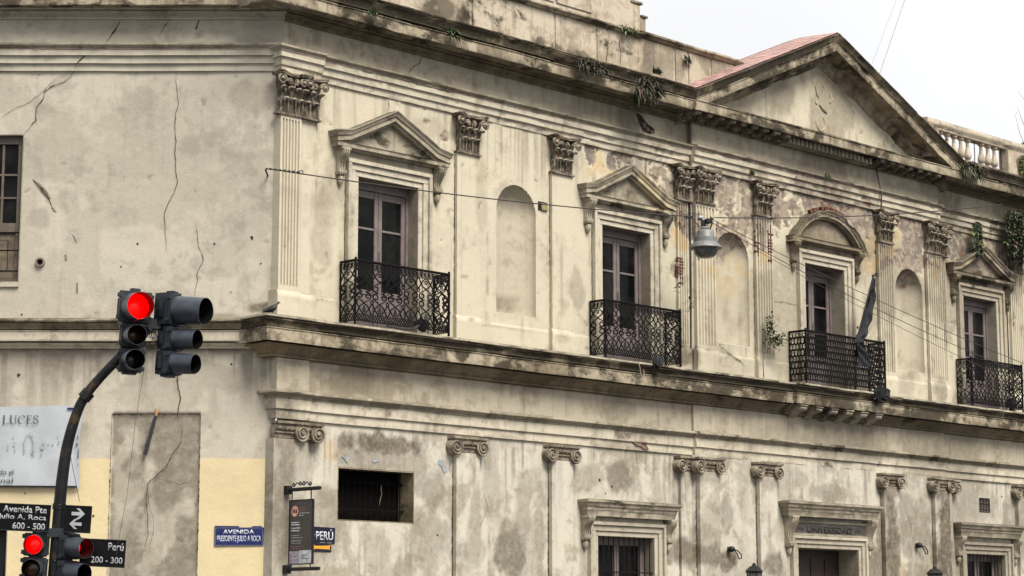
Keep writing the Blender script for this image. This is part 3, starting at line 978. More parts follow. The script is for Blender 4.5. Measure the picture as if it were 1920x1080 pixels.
# ---- niches
def niche(uc, r, zb, zt, depth, n0):
    zc = zt - r
    mb = MB()
    rows = []
    cols = 18
    for k_ in range(14):
        z = zb + (zc - zb) * k_ / 13
        rows.append([(uc - r * math.cos(PI * j / cols), n0 - depth * math.sin(PI * j / cols), z) for j in range(cols + 1)])
    for k_ in range(1, 11):
        a = PI / 2 * k_ / 10
        rows.append([(uc - r * math.cos(a) * math.cos(PI * j / cols), n0 - depth * math.cos(a) * math.sin(PI * j / cols), zc + r * math.sin(a)) for j in range(cols + 1)])
    mb.sheet(rows)
    o_ = mb.build('niche', M['wall_r'], B, FR, wear=lambda u_, z_: (lambda w: (np.maximum(w[0], .20), w[1], w[2]))(wear_right(u_, z_)), smooth=60, fix=False)
    s = [(uc - r * math.cos(PI * j / cols), n0 - depth * math.sin(PI * j / cols)) for j in range(cols + 1)]
    MB().poly_z(s, zb - .02, zb).build('sill', M['wall_r'], o_, FR, smooth=0)


niche(*NICHE[0], .30, .0)
niche(*NICHE[1], .26, PR_)
niche(*NICHE[2], .34, PR_)


# ---- corinthian capital (local: u centred, n from the wall, z from its foot)
def corinthian(w, h):
    mb = MB()
    hw = w / 2
    mb.box(-hw - .055, hw + .055, 0, .15, -.035, -.005)
    mb.box(-hw - .03, hw + .03, 0, .125, -.005, .02)
    mb.box(-hw * .96, hw * .96, 0, .10, .02, h * .62)
    mb.poly_z([(-hw, 0), (-hw, .10), (hw, .10), (hw, 0)], h * .62, h - .055)
    aw = hw + .10
    top = [(-aw, 0), (-aw, .27), (-aw + .05, .30)]
    top += [(-aw * .70 * (1 - 2 * i / 8), .27 - .10 * math.sin(PI * i / 8)) for i in range(9)]
    top += [(aw - .05, .30), (aw, .27), (aw, 0)]
    mb.poly_z(top, h - .06, h - .032)
    mb.poly_z([(u * 1.04, q * 1.05) for u, q in top], h - .028, h)

    def ribs(us, z0, z1):
        for u in us:
            mb.tube([(u, .115, z0), (u, .125, (z0 + z1) / 2), (u, .135, z1)], .020, 6)

    def hook(u, z0, z1, wd, reach, lean=0.0):
        """acanthus leaf: rises against the bell, folds out and droops at its lip"""
        R_ = []
        path = [(0, .115), (.35, .125), (.7, .15), (.92, .15 + reach * .35), (1.0, .15 + reach * .72), (.96, .15 + reach), (.84, .15 + reach * 1.08)]
        for i, (t, q) in enumerate(path):
            z = z0 + (z1 - z0) * t
            ww = wd * (.55, .62, .78, 1.0, 1.12, 1.05, .72)[i]
            c = u + lean * t
            R_.append([(c - ww, q - .035, z - .015), (c - ww * .55, q + .004, z), (c, q + .022, z + .006), (c + ww * .55, q + .004, z), (c + ww, q - .035, z - .015)])
        mb.sheet(R_)
        mb.sheet([[(p[0], p[1] - .020, p[2] - .020) for p in r] for r in R_])
        mb.ball((u + lean, .15 + reach * 1.04, z1 - (z1 - z0) * .10), wd * .62, 8, 5, (1.5, .7, .6))

    def volute(u, q, z, r, sgn):
        pts = []
        for i in range(22):
            t = i / 21
            a = -PI * .55 + 2 * PI * 1.5 * t
            rr = r * (1 - .78 * t)
            pts.append((u + sgn * rr * math.sin(a), q + .03 * t, z + rr * math.cos(a)))
        mb.tube(pts, [.030 - .010 * i / 21 for i in range(22)], 6)
        mb.ball((u, q + .03, z), r * .42, 8, 6)
    k3 = 3 if w > .5 else 2
    ribs([(-1 + 2 * i / k3) * hw * .93 for i in range(k3 + 1)], .02, h * .40)
    for i in range(k3):
        hook((-1 + (2 * i + 1) / k3) * hw * .93, .02, h * .38, w / k3 * .30, .07)
    for i in range(k3 + 1):
        hook((-1 + 2 * i / k3) * hw * .98, h * .30, h * .64, w / k3 * .27, .10)
    vr = .105 if w > .5 else .085
    volute(-hw - .045, .235, h - .175, vr, -1)
    volute(hw + .045, .235, h - .175, vr, 1)
    for s in (-1, 1):
        volute(s * .075, .165, h - .17, .058, -s)
        mb.tube([(s * hw * .55, .12, h * .52), (s * hw * .8, .15, h * .66), (s * (hw - .01), .20, h - .085)], [.018, .024, .026], 6)
    mb.ball((0, .24, h - .045), .052, 8, 6, (1.1, .7, 1.0))
    mb.tube([(0, .20, h - .28), (0, .215, h - .10)], .016, 5)
    return mb


def ionic(w, left=True, right=True):
    mb = MB()
    hw = w / 2
    mb.box(-hw - .16 if left else -hw - .03, hw + .16 if right else hw + .03, 0, .21, .30, .345)
    mb.box(-hw - .13 if left else -hw, hw + .13 if right else hw, 0, .18, .27, .302)
    x0, x1 = -hw - .02, hw + .02
    mb.tube([(x0, .12, .235), (x1, .12, .235)], .055, 8)
    mb.box(x0, x1, 0, .10, .05, .28)
    mb.tube([(x0, .11, .150), (x1, .11, .150)], .026, 6)
    k_ = max(3, int(w / .10))
    for i in range(k_):
        u = -hw + w * (i + .5) / k_
        mb.ball((u, .155, .235), .032, 8, 6, (.9, .8, 1.5))
        if i:
            mb.box(u - w / k_ / 2 - .008, u - w / k_ / 2 + .008, .12, .178, .19, .28)
    for s, on in ((-1, left), (1, right)):
        if not on:
            continue
        uc = s * (hw + .055)
        pts, rad = [], []
        for i in range(44):
            t = i / 43
            a = 2 * PI * 2.35 * t
            r = .150 * (1 - t) ** .85 + .014
            pts.append((uc - s * r * math.sin(a), .165 + .02 * t, .145 + r * math.cos(a)))
            rad.append(.024 - .010 * t)
        mb.tube(pts, rad, 6)
        mb.tube([(x0 if s < 0 else x1, .165, .29), (uc, .165, .30)], .022, 6)
        mb.lathe([(.150, -.15), (.150, .0), (.135, .012), (.01, .014)], (uc, .145, .145), 20, Matrix.Rotation(-PI / 2, 3, 'X'))
        mb.ball((uc, .185, .145), .028, 8, 6)
    return mb


# ---- pilasters: fluted or plain shaft, with base and capital
def shaft_poly(w, n0, n1, flutes):
    hw = w / 2
    if not flutes:
        return [(-hw, n0), (-hw, n1)] + [(-hw + w * i / 9, n1) for i in range(1, 9)] + [(hw, n1), (hw, n0)]
    p = [(-hw, n0), (-hw, n1)]
    m = .03
    pitch = (w - 2 * m) / flutes
    for i in range(flutes):
        a = -hw + m + pitch * i
        g = pitch * .30
        for q in range(7):
            t = PI * q / 6
            p.append((a + pitch / 2 - g * math.cos(t), n1 - .042 * math.sin(t)))
    return p + [(hw, n1), (hw, n0)]


cor_w = corinthian(.56, .76).mesh('capital', M['capital'], smooth=50)
cor_n = corinthian(.42, .76).mesh('capital', M['capital'], smooth=50)
ion_b = ionic(.60).mesh('capital', M['ionic'], smooth=50)
ion_r = ionic(.50, False, True).mesh('capital', M['ionic'], smooth=50)
ion_l = ionic(.36, True, False).mesh('capital', M['ionic'], smooth=50)
ion_c = ionic(.52, False, True).mesh('capital', M['ionic'], smooth=50)


def child(name, me, parent, world):
    return link(bpy.data.objects.new(name, me), parent, world)


def wear_at(u):
    return lambda x, z: wear_right(np.asarray(x) + u, z)


def pilaster(uc, w, n0, n1, flutes, cap, upper=True, mat='wall_r'):
    W = at(FR, uc, 0, 0)
    mb = MB()
    z0, z1 = (7.66, 10.95) if upper else (.1, 4.98)
    if flutes:
        mb.poly_z(shaft_poly(w, n0, n1, flutes), z0 + .10, z1 - .10, 60)
        mb.poly_z(shaft_poly(w, n0, n1, 0), z0, z0 + .099, 1)
        mb.poly_z(shaft_poly(w, n0, n1, 0), z1 - .099, z1, 1)
    else:
        mb.poly_z(shaft_poly(w, n0, n1, 0), z0, z1, 50)
    p = mb.build('pilaster', M[mat], B, W, wear=wear_at(uc), smooth=30)
    if upper:
        b = MB()
        hw = w / 2
        b.run([(n0, 7.14), (n1 + .03, 7.14), (n1 + .03, 7.60), (n1 + .008, 7.635), (n1 + .002, 7.665), (n0, 7.668)], -hw - .03, hw + .03, seed=int(uc * 31), jit=.004, chip=.01)
        b.build('base', M['wall_r'], p, W, wear=wear_at(uc))
        child('capital', cap, p, at(FR, uc, max(n0, 0) - .02, 10.95))
    else:
        child('capital', cap, p, at(FR, uc, max(n0, 0), 4.94))
    return p


pilaster(.135, .49, -.2, .10, 6, cor_w)
pilaster(.57, .40, 0, .05, 0, cor_n)
pilaster(4.665, .62, 0, .085, 0, cor_w)
pilaster(7.365, .62, 0, .085, 0, cor_w)
pilaster(11.22, .36, 0, .07, 4, cor_n)
pilaster(11.83, .68, PR_, PR_ + .09, 6, cor_w)
pilaster(13.91, .62, PR_, PR_ + .09, 6, cor_w)
pilaster(18.68, .62, PR_, PR_ + .09, 6, cor_w)
pilaster(20.76, .64, PR_, PR_ + .09, 6, cor_w)
pilaster(21.28, .36, 0, .07, 4, cor_n)
pilaster(24.78, .62, 0, .08, 6, cor_w)
pilaster(27.9, .62, 0, .08, 6, cor_w)
lw = 'wall_low'
pilaster(.15, .58, -.2, .10, 0, ion_c, False, lw)
pilaster(.52, .34, 0, .055, 0, ion_c, False, lw)
pilaster(4.655, .62, 0, .11, 0, ion_b, False, lw)
pilaster(7.31, .62, 0, .11, 0, ion_b, False, lw)
pilaster(11.22, .36, 0, .07, 0, ion_l, False, lw)
pilaster(11.80, .66, PR_, PR_ + .115, 0, ion_b, False, lw)
pilaster(13.85, .62, PR_, PR_ + .115, 0, ion_b, False, lw)
pilaster(18.60, .62, PR_, PR_ + .115, 0, ion_b, False, lw)
pilaster(20.74, .64, PR_, PR_ + .115, 0, ion_b, False, lw)
pilaster(21.24, .36, 0, .07, 0, ion_r, False, lw)
pilaster(24.72, .62, 0, .11, 0, ion_b, False, lw)
pilaster(27.9, .62, 0, .11, 0, ion_b, False, lw)


# ---- french windows of the upper floor (local: u centred on the opening)
def reveal(hw, z0, z1, depth, n0=0.0, mat='reveal', t=.02):
    mb = MB()
    mb.box(-hw - t, -hw, -depth, n0, z0, z1)
    mb.box(hw, hw + t, -depth, n0, z0, z1)
    mb.box(-hw - t, hw + t, -depth, n0, z1, z1 + t)
    mb.box(-hw - t, hw + t, -depth, n0, z0 - t, z0)
    return mb


def surround(hw, z0, z1, n0, wd=.31):
    """stepped stone frame round an opening"""
    mb = MB()
    steps = [(0, .34 * wd, .028), (.34 * wd, .74 * wd, .060), (.74 * wd, wd, .105)]
    for a, b, d in steps:
        mb.box(-hw - b, -hw - a - .001, n0, n0 + d, z0, z1 + a + .002)
        mb.box(hw + a + .001, hw + b, n0, n0 + d, z0, z1 + a + .002)
        mb.box(-hw - b, hw + b, n0, n0 + d - .001, z1 + a + .003, z1 + b)
    return mb


def console(w=.17, h=.56, reach=.25):
    pr = [(0, 0), (reach, 0), (reach + .015, -.05), (reach - .005, -.11), (reach - .07, -.19), (reach - .125, -.28), (reach - .14, -.36), (reach - .115, -.42),
          (reach - .10, -.47), (reach - .115, -.52), (reach - .16, -.55), (.04, -.55), (0, -.5)]
    pr = [(n, z * h / .55) for n, z in pr]
    mb = MB()
    mb.poly_u(pr, -w / 2, w / 2)
    inner = [(n + .016, z) for n, z in pr[1:10]]
    for s in (-.055, 0, .055):
        mb.tube([(s, n, z) for n, z in inner], .016, 5)
    mb.box(-w / 2 - .02, w / 2 + .02, 0, reach + .03, -.015, .03)
    mb.lathe([(.005, -.20), (.045, -.14), (.065, -.07), (.05, -.01), (.01, .01)], (0, .05, -h), 8)
    mb.tube([(-w / 2 - .015, reach - .13, -h * .84), (w / 2 + .015, reach - .13, -h * .84)], .045, 8)
    return mb


con_up = console(.17, .50, .20).mesh('bracket', M['hood'], smooth=40)
con_dk = console(.17, .50, .20).mesh('bracket', M['hood_worn'], smooth=40)
con_lo = console(.17, .48, .22).mesh('bracket', M['hood'], smooth=40)
con_dr = console(.21, .68, .24).mesh('bracket', M['hood'], smooth=40)


def french_window(uc, n0):
    W = at(FR, uc, n0, 0)
    hw, z0, z1 = .765, 7.16, 10.05
    s = surround(hw, z0, z1, 0.0).build('window', M['trim'], B, W, wear=wear_at(uc), smooth=0, bevel=.006)
    reveal(hw, z0, z1, .34 + n0, 0.004).build('reveal', M['reveal'], s, W, smooth=0)
    f = MB()
    q0, q1 = -.34 - n0, -.25 - n0
    f.box(-hw, -hw + .07, q0, q1, z0, z1)
    f.box(hw - .07, hw, q0, q1, z0, z1)
    f.box(-hw + .07, hw - .07, q0, q1, z1 - .16, z1)
    f.build('frame', M['mauve'], s, W, smooth=0, bevel=.006)
    for sg in (-1, 1):
        d = MB()
        a, b = (-hw + .075, -.004) if sg < 0 else (.004, hw - .075)
        p0, p1 = -.32 - n0, -.275 - n0
        d.box(a, a + .095, p0, p1, z0 + .01, z1 - .165)
        d.box(b - .095, b, p0, p1, z0 + .01, z1 - .165)
        zs = [z0 + .01, z0 + .72, z0 + 1.34, z0 + 1.97, z1 - .30]
        hs = [.14, .09, .045, .045, .13]
        for z, h in zip(zs, hs):
            d.box(a + .095, b - .095, p0, p1 - .004, z, z + h)
        d.box(a + .095, b - .095, p0 + .01, p1 - .02, z0 + .15, z0 + .72)
        d.box(a + .14, b - .14, p0 + .02, p1 - .006, z0 + .24, z0 + .63)
        if sg > 0:
            d.tube([(a + .03, p1 + .02, 8.55), (a + .03, p1 + .02, 8.75)], .014, 6)
        d.build('door_leaf', M['mauve'], s, W, smooth=0, bevel=.005)
        for i in range(3):
            za, zb = zs[i + 1] + hs[i + 1], zs[i + 2]
            MB().box(a + .095, b - .095, p0 + .012, p0 + .018, za, zb).build('pane', M['glass'], s, W, smooth=0)
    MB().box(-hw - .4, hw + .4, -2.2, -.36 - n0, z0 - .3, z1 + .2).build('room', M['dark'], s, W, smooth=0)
    return s


for c in WINS:
    french_window(c, PR_ if c == WINS[2] else 0.0)


def window_pediment(uc, n0, arched=False):
    W = at(FR, uc, n0, 0)
    hw = 1.42
    mb = MB()
    sd_ = int(uc * 10)
    # frieze board between frame and pediment, then the horizontal cornice
    mb.box(-1.08, 1.08, 0, .05, 10.365, 10.50)
    mb.run([(0, 10.49), (.10, 10.49), (.13, 10.52), (.20, 10.535), (.20, 10.60), (.22, 10.62), (0, 10.625)], -hw + .19, hw - .19, ret0=0, ret1=0, seed=sd_, jit=.004, chip=.012)
    if not arched:
        sl = .72 / 1.47
        zf = lambda u: -np.minimum(np.abs(u), 1.47) * sl
        top = 11.425
        mb.poly_n([(-hw + .1, 10.62), (hw - .1, 10.62), (0, top - .16)], 0, .045)
        for s in (-1, 1):
            a, b = (-1.24, 0) if s < 0 else (0, 1.24)
            mb.run([(0, top - .255), (.13, top - .255), (.14, top - .215), (.205, top - .20), (.205, top - .115), (.23, top - .10), (.245, top - .05), (.275, top - .02), (.275, top), (0, top + .012)],
                   a, b, zfun=zf, seed=sd_ + 3 + s, jit=.004, chip=.012, ret0=0 if s < 0 else None, ret1=0 if s > 0 else None)
    else:
        R_, zc = 1.62, 9.74
        A0 = math.asin(1.45 / R_)
        prof = [(.0, -.20), (.13, -.20), (.14, -.17), (.20, -.16), (.20, -.10), (.225, -.085), (.24, -.04), (.27, -.015), (.27, 0), (0, .01)]
        rows = []
        for i in range(49):
            a = -A0 + 2 * A0 * i / 48
            c = .03 * float(sst(.52, .66, fbm(np.array([a * 4.0]), np.array([1.]), 611, 4))[0]) + .006 * math.sin(i * 1.7)
            rows.append([((R_ + h - (c if h > -.03 else 0)) * math.sin(a), max(0, q - (c if q > .2 else 0)), zc + (R_ + h - (c if h > -.03 else 0)) * math.cos(a)) for q, h in prof])
        mb.sheet([r + [r[0]] for r in rows])
        ty = [((R_ - .22) * math.sin(-A0 + 2 * A0 * i / 24), max(10.62, zc + (R_ - .22) * math.cos(-A0 + 2 * A0 * i / 24))) for i in range(25)]
        mb.poly_n(ty, 0, .04)
    p = mb.build('window_pediment', M['hood_worn' if uc > 15 else 'hood'], B, W, wear=wear_at(uc), smooth=35)
    for s in (-1, 1):
        child('bracket', con_dk if uc > 15 else con_up, p, at(FR, uc + s * 1.235, n0, 10.49))
    return p


for c in WINS:
    wp = window_pediment(c, PR_ if c == WINS[2] else 0.0, c == WINS[2])
    if c == WINS[2]:
        wp['label'] = 'round-headed broken pediment with bare red brick along its top'
        R_, zc = 1.62, 9.74
        for i in range(13):                                    # bare bricks where the render has fallen from the arch
            a = -.42 + .80 * i / 12
            if i in (3,):
                continue
            bk = MB().box(-.052, .052, -.10, .0, -.055, .055)
            m = at(FR, WINS[2], PR_, 0) @ Matrix.Translation(((R_ + .045 + .012 * (i % 3)) * math.sin(a), -.20 - .012 * (i % 2), zc + (R_ + .045) * math.cos(a))) @ Matrix.Rotation(a + .05 * ((i * 7) % 3 - 1), 4, 'Y')
            bk.build('brick', M['brick'], wp, m, smooth=0, bevel=.012)

# ---- ground floor openings
sm = reveal(.93, 3.59, 4.54, .42, .002).build('small_window', M['bed'], B, at(FR, 2.39, 0, 0), smooth=0)  # dark bed plaster here paints in the shade of the unlit reveal
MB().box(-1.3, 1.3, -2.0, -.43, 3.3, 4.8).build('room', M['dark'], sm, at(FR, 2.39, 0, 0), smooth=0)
bar = MB().tube([(0, 0, 3.58), (0, 0, 4.55)], .011, 6).mesh('bar', M['iron'], smooth=60)
bar_d = MB().tube([(0, 0, 3.58), (0, 0, 4.55)], .010, 6).mesh('bar', M['dark'], smooth=60)
for i in range(13):
    child('bar', bar_d, sm, at(FR, 2.39 - .86 + i * .143, -.30, 0))
MB().box(-.93, .93, -.325, -.29, 4.30, 4.325).box(-.93, .93, -.325, -.29, 3.80, 3.825).build('crossbar', M['dark'], sm, at(FR, 2.39, 0, 0), smooth=0)
MB().tube([(.30, -.2, 4.28), (.29, -.2, 4.20), (.31, -.2, 4.12), (.28, -.2, 4.02), (.25, -.2, 3.9)], [.004, .010, .005, .007, .003], 5).build('frayed_cord', M['ionic'], sm, at(FR, 2.39, 0, 0))


def hood(uc, n0, hw, zt, hb, con, drop, name):
    W = at(FR, uc, n0, 0)
    mb = MB()
    mb.run([(0, zt - .33), (.09, zt - .33), (.19, zt - .325), (.20, zt - .22), (.215, zt - .205), (.22, zt - .15), (.25, zt - .13), (.265, zt - .07), (.30, zt - .045), (.305, zt), (0, zt + .04)], -hw + .28, hw - .28, seed=int(uc * 9), jit=.004, chip=.012, step=.06, ret0=0, ret1=0)
    o_ = mb.build(name, M['hood'], B, W, wear=wear_at(uc))
    for s in (-1, 1):
        child('bracket', con, o_, at(FR, uc + s * hb, n0, zt - .33 - .02))
    return o_


def barred_window(uc, hwid, z1):
    W = at(FR, uc, 0, 0)
    s = surround(hwid, 1.0, z1, 0, .30).build('barred_window', M['trim'], B, W, wear=wear_at(uc), smooth=0, bevel=.006)
    reveal(hwid, 1.0, z1, .36, .004).build('reveal', M['reveal'], s, W, smooth=0)
    f = MB()
    f.box(-hwid, -hwid + .09, -.36, -.28, 1, z1).box(hwid - .09, hwid, -.36, -.28, 1, z1).box(-hwid, hwid, -.355, -.285, z1 - .16, z1)
    for a, b in ((-.10, -.008), (.008, .10), (-hwid + .09, -hwid + .17), (hwid - .17, hwid - .09)):
        f.box(a, b, -.33, -.27, 1, z1 - .165)
    f.build('frame', M['mauve'], s, W, smooth=0, bevel=.005)
    for a, b in ((-hwid + .17, -.10), (.10, hwid - .17)):
        MB().box(a, b, -.31, -.305, 1, z1 - .16).build('pane', M['glass'], s, W, smooth=0)
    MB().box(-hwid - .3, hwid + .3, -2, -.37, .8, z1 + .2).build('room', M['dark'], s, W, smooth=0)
    br = MB().tube([(0, 0, 1), (0, 0, z1 - .002)], .012, 6).mesh('bar', M['iron'], smooth=60)
    k_ = 11
    for i in range(k_):
        child('bar', br, s, at(FR, uc - hwid + (i + .5) * 2 * hwid / k_, -.05, 0))
    MB().box(-hwid, hwid, -.065, -.035, 2.76, 2.785).box(-hwid, hwid, -.065, -.035, 1.8, 1.825).build('crossbar', M['iron'], s, W, smooth=0)
    MB().box(-hwid - .26, hwid + .26, 0, .04, z1 + .305, z1 + .55).build('frieze_board', M['trim'], s, W, smooth=0)
    return s


barred_window(9.33, .88, 3.5)
barred_window(22.95, .88, 3.47)
hood(9.33, 0, 1.46, 4.22, 1.29, con_lo, .5, 'window_hood')
hood(22.95, 0, 1.46, 4.22, 1.29, con_lo, .5, 'window_hood')
W = at(FR, 16.17, PR_, 0)
ds = surround(1.155, .14, 3.43, 0, .28).build('doorway', M['trim'], B, W, wear=wear_at(16.17), smooth=0, bevel=.006)
reveal(1.155, .14, 3.43, .60, .004).build('reveal', M['reveal'], ds, W, smooth=0)
dl = MB().box(-1.155, 1.155, -.62, -.55, .14, 3.43)
for i in range(4):
    for j in range(3):
        dl.box(-1.05 + i * .54, -.60 + i * .54, -.55, -.53, .4 + j * 1.0, 1.25 + j * 1.0)
dl.build('door_leaf', M['doorwood'], ds, W, smooth=0, bevel=.008)
dh = hood(16.17, PR_, 1.80, 4.46, 1.52, con_dr, .7, 'door_hood')
MB().run([(0, 4.0), (.06, 4.0), (.08, 4.03), (.085, 4.05), (0, 4.06)], -1.40, 1.40, seed=77).build('upper_moulding', M['hood'], dh, W)
MB().run([(0, 3.705), (.08, 3.705), (.10, 3.72), (.10, 3.745), (.06, 3.77), (0, 3.78)], -1.44, 1.44, seed=78).build('lower_moulding', M['hood'], dh, W)
ip = MB().box(-1.40, 1.40, 0, .05, 3.79, 3.93).box(-1.40, 1.40, 0, .048, 4.0, 4.15)
MB().box(-1.38, 1.38, .0, .052, 3.795, 3.985).build('inscription_panel', M['panel_dark'], dh, at(FR, 16.17, PR_, -.03), smooth=0)
lettering(dh, at(FR, 16.17, PR_ + .052, 0), 'UNIVERSIDAD', .15, 1.72, .012, .014, M['letter_dark'], 0, 3.87)
orn = MB()
for s in (-1, 1):
    for i in range(5):
        u = s * (1.02 + .045 * i)
        orn.ball((u, .058, 3.87 + (.02 if i % 2 else -.01)), .032 - .003 * i, 8, 5, (1.3, .35, .8))
orn.build('scroll_ornament', M['letter_dark'], dh, at(FR, 16.17, PR_, 0))
vt = MB().box(VENT[0] - .01, VENT[1] + .01, -.10, -.06, VENT[2] - .01, VENT[3] + .01)
for i in range(4):
    for j in range(5):
        vt.box(VENT[0] + .02 + i * .123, VENT[0] + .115 + i * .123, -.06, -.02 - .012 * ((i * 3 + j) % 3), VENT[2] + .01 + j * .073, VENT[2] + .067 + j * .073)
vt.build('vent_grille', M['vent'], B, FR, smooth=0, bevel=.006)
# fallen render: bricks laid bare above the third ionic capital
fp_ = [(8.62, 5.50), (8.74, 5.56), (8.80, 5.63), (8.93, 5.62), (8.98, 5.70), (9.20, 5.705), (9.34, 5.65), (9.46, 5.64), (9.50, 5.58), (9.66, 5.60), (9.74, 5.55), (9.80, 5.46), (9.95, 5.44), (10.0, 5.37), (9.86, 5.37), (9.76, 5.42), (9.62, 5.43), (9.52, 5.49), (9.3, 5.515), (9.1, 5.505), (8.85, 5.515)]
MB().poly_n(fp_, .03, .0745).build('mortar_patch', M['mortar'], W_LO, FR, smooth=0)
for row, (us_, z) in enumerate((((8.80, 8.99, 9.20), 5.535), ((8.90, 9.08, 9.28, 9.60), 5.585), ((9.02, 9.16), 5.635), ((9.66, 9.80), 5.47))):
    for i, u in enumerate(us_):
        MB().box(u, u + .15 - .03 * ((i + row) % 2), .05, .078 + .003 * ((i * 5 + row) % 3), z, z + .043).build('brick', M['brick'], W_LO, FR, smooth=0, bevel=.012)
# scraps of old blue paint beside the small window
for pts in ([(640, 856), (656, 857), (650, 868), (646, 862)], [(697, 864), (706, 861), (712, 864), (700, 868)], [(822, 862), (830, 863), (834, 872), (838, 884), (831, 888), (827, 876), (820, 870)], [(842, 866), (845, 872), (843, 878)]):
    MB().poly_n([onR(*p) for p in pts], 0, .014).build('paint_scrap', M['bluepaint'], W_LO, FR, smooth=0)
# bricks laid bare on the pilasters under the broken corner
rnd = random.Random(12)
for col_, (ua, ub, za, zb, n0, n1) in enumerate([(13.60, 13.72, 9.98, 10.72, PR_ + .03, PR_ + .094), (14.06, 14.22, 9.90, 10.80, PR_ + .03, PR_ + .094), (13.72, 13.86, 10.55, 10.74, PR_ + .03, PR_ + .094), (11.02, 11.20, 9.05, 9.75, .02, .078), (12.20, 12.32, 10.0, 10.45, PR_ - .03, PR_ + .008), (11.06, 11.17, 10.3, 10.7, .02, .076)]):
    z = za
    while z < zb:
        j0, j1 = rnd.uniform(-.02, .03), rnd.uniform(-.035, .03)
        if rnd.random() < .86:
            MB().box(ua + j0, ub + j1, n0, n1 + rnd.uniform(-.012, .006), z, z + .058).build('brick', M['brick'], W_UP, FR, smooth=0, bevel=.010)
        z += .068
# dark strips beside pilasters and windows: joints, with the side faces' shade painted in
JOINT_SHADES = [(4.352, 7.7, 10.9, .010), (7.052, 7.7, 10.9, .006), (13.597, 7.7, 9.9, .006), (18.366, 7.7, 10.8, .007), (20.436, 7.7, 10.8, .006), (4.342, .2, 4.95, .014), (6.997, .2, 4.95, .014), (11.037, .2, 4.95, .008), (11.466, .2, 4.95, .012), (13.537, .2, 4.95, .013), (18.287, .2, 4.95, .008), (20.416, .2, 4.95, .008), (2.61 - 1.085, 7.7, 10.3, .006), (9.41 - 1.085, 7.7, 10.3, .006)]
# ================================================================ roof line
# attic wall behind the gutter: panels between flat strips, a coping, a taller block to the left
at_ = MB()
at_.box(-.3, 13.9, -.55, -.02, 13.2, 14.42)
AW = MB().run([(0, 13.3), (.001, 13.3), (.001, 14.40), (0, 14.40)], -.2, 13.8, step=.05, jit=.0, sub=.05)
attic = at_.build('attic_wall', M['attic'], B, FR, smooth=0)


def attic_skin(u0, u1, z0, z1, n):
    us, zs = np.arange(u0, u1 + .001, .04), np.arange(z0, z1 + .001, .04)
    U, Z = np.meshgrid(us, zs, indexing='ij')
    w = wear_right(U.ravel(), Z.ravel())
    q = n + .012 * (fbm(U * .9, Z * .9, 711, 3) - .5) - .012 * w[1].reshape(U.shape)
    mb = MB().sheet([[(U[i, j], q[i, j], Z[i, j]) for j in range(len(zs))] for i in range(len(us))])
    o_ = mb.build('panel', M['attic'], attic, FR, fix=False, smooth=60)
    paint(o_.data, w)


for a, b in ((-.2, 2.28), (2.32, 4.78), (4.84, 7.20), (7.26, 8.50), (8.56, 11.05), (11.12, 11.52), (11.58, 12.3), (12.36, 13.8)):
    attic_skin(a, b, 13.30, 14.40, .0)
MB().run([(-.03, 14.38), (.05, 14.38), (.07, 14.41), (.12, 14.44), (.12, 14.475), (-.03, 14.50)], -.3, 9.95, seed=701, jit=.006, chip=.02).build('coping', M['ledge'], attic, FR)
MB().run([(-.56, 14.40), (.03, 14.40), (.06, 14.44), (.11, 14.47), (.11, 14.515), (.02, 14.55), (-.56, 14.56)], 9.95, 13.85, seed=702, jit=.008, chip=.03).build('coping', M['cornice'], attic, FR)
up = MB().box(-.3, 9.72, -.5, .02, 14.49, 16.4)
up.box(9.72, 9.93, -.5, .015, 14.5, 15.13)
up.box(9.93, 10.12, -.5, .01, 14.55, 14.86)
for a, b in ((-.1, 4.77), (4.83, 7.19), (7.25, 8.35)):
    up.box(a, b, .02, .045, 14.60, 16.3)
up.build('parapet_block', M['attic'], attic, FR, smooth=0, bevel=.01)
MB().box(9.60, 9.99, -.53, .05, 15.13, 15.19).box(9.95, 10.16, -.53, .05, 14.86, 14.91).build('step_coping', M['cornice'], attic, FR, smooth=0, bevel=.01)

# big pediment over the middle bay
PA, PT, PH = 16.25, 15.62, 5.22
SL = (PT - 13.32) / PH
pz = lambda u: -np.abs(u - PA) * SL
pm = MB()
pm.poly_n([(PA - PH + .3, 13.05), (PA + PH - .3, 13.05), (PA, PT - .3)], -.3, .10)
ped = pm.build('roof_pediment', M['wall_r'], B, FR, smooth=0)
# tympanum face as a fine sheet so its stains have their own shape
us = np.linspace(PA - PH + .35, PA + PH - .35, 220)
rows = []
for t in np.linspace(0, 1, 40):
    rows.append([(u, .112 + .01 * (float(vnoise(np.array(u * .9), np.array(t * 2.), 5)) - .5), 13.08 + t * (PT - .35 + float(pz(u)) - 13.08)) for u in us])
tym = MB().sheet(rows).build('tympanum', M['wall_r'], ped, FR, wear=wear_right, fix=False, smooth=60)
RK = [(0, PT - .70), (.125, PT - .70), (.13, PT - .66), (.17, PT - .63), (.18, PT - .56), (.24, PT - .52), (.245, PT - .43), (.25, PT - .405), (.62, PT - .40), (.62, PT - .415), (.655, PT - .415), (.66, PT - .40), (.66, PT - .225), (.675, PT - .215), (.675, PT - .19), (.25, PT - .185), (0, PT - .18)]
RC = [(0, PT - .186), (.69, PT - .185), (.70, PT - .15), (.72, PT - .09), (.755, PT - .03), (.765, PT - .02), (.765, PT), (0, PT + .01)]
for s in (-1, 1):
    a, b = (PA - PH, PA) if s < 0 else (PA, PA + PH)
    MB().run(RK, a, b, zfun=pz, seed=720 + s, jit=.006, chip=.03, step=.1).build('raking_cornice', M['cornice'], ped, FR)
    MB().run(RC, a - .02 if s < 0 else a, b + (.02 if s > 0 else 0), zfun=pz, seed=724 + s, jit=.008, chip=.03, step=.1).build('raking_gutter', M['cyma'], ped, FR)
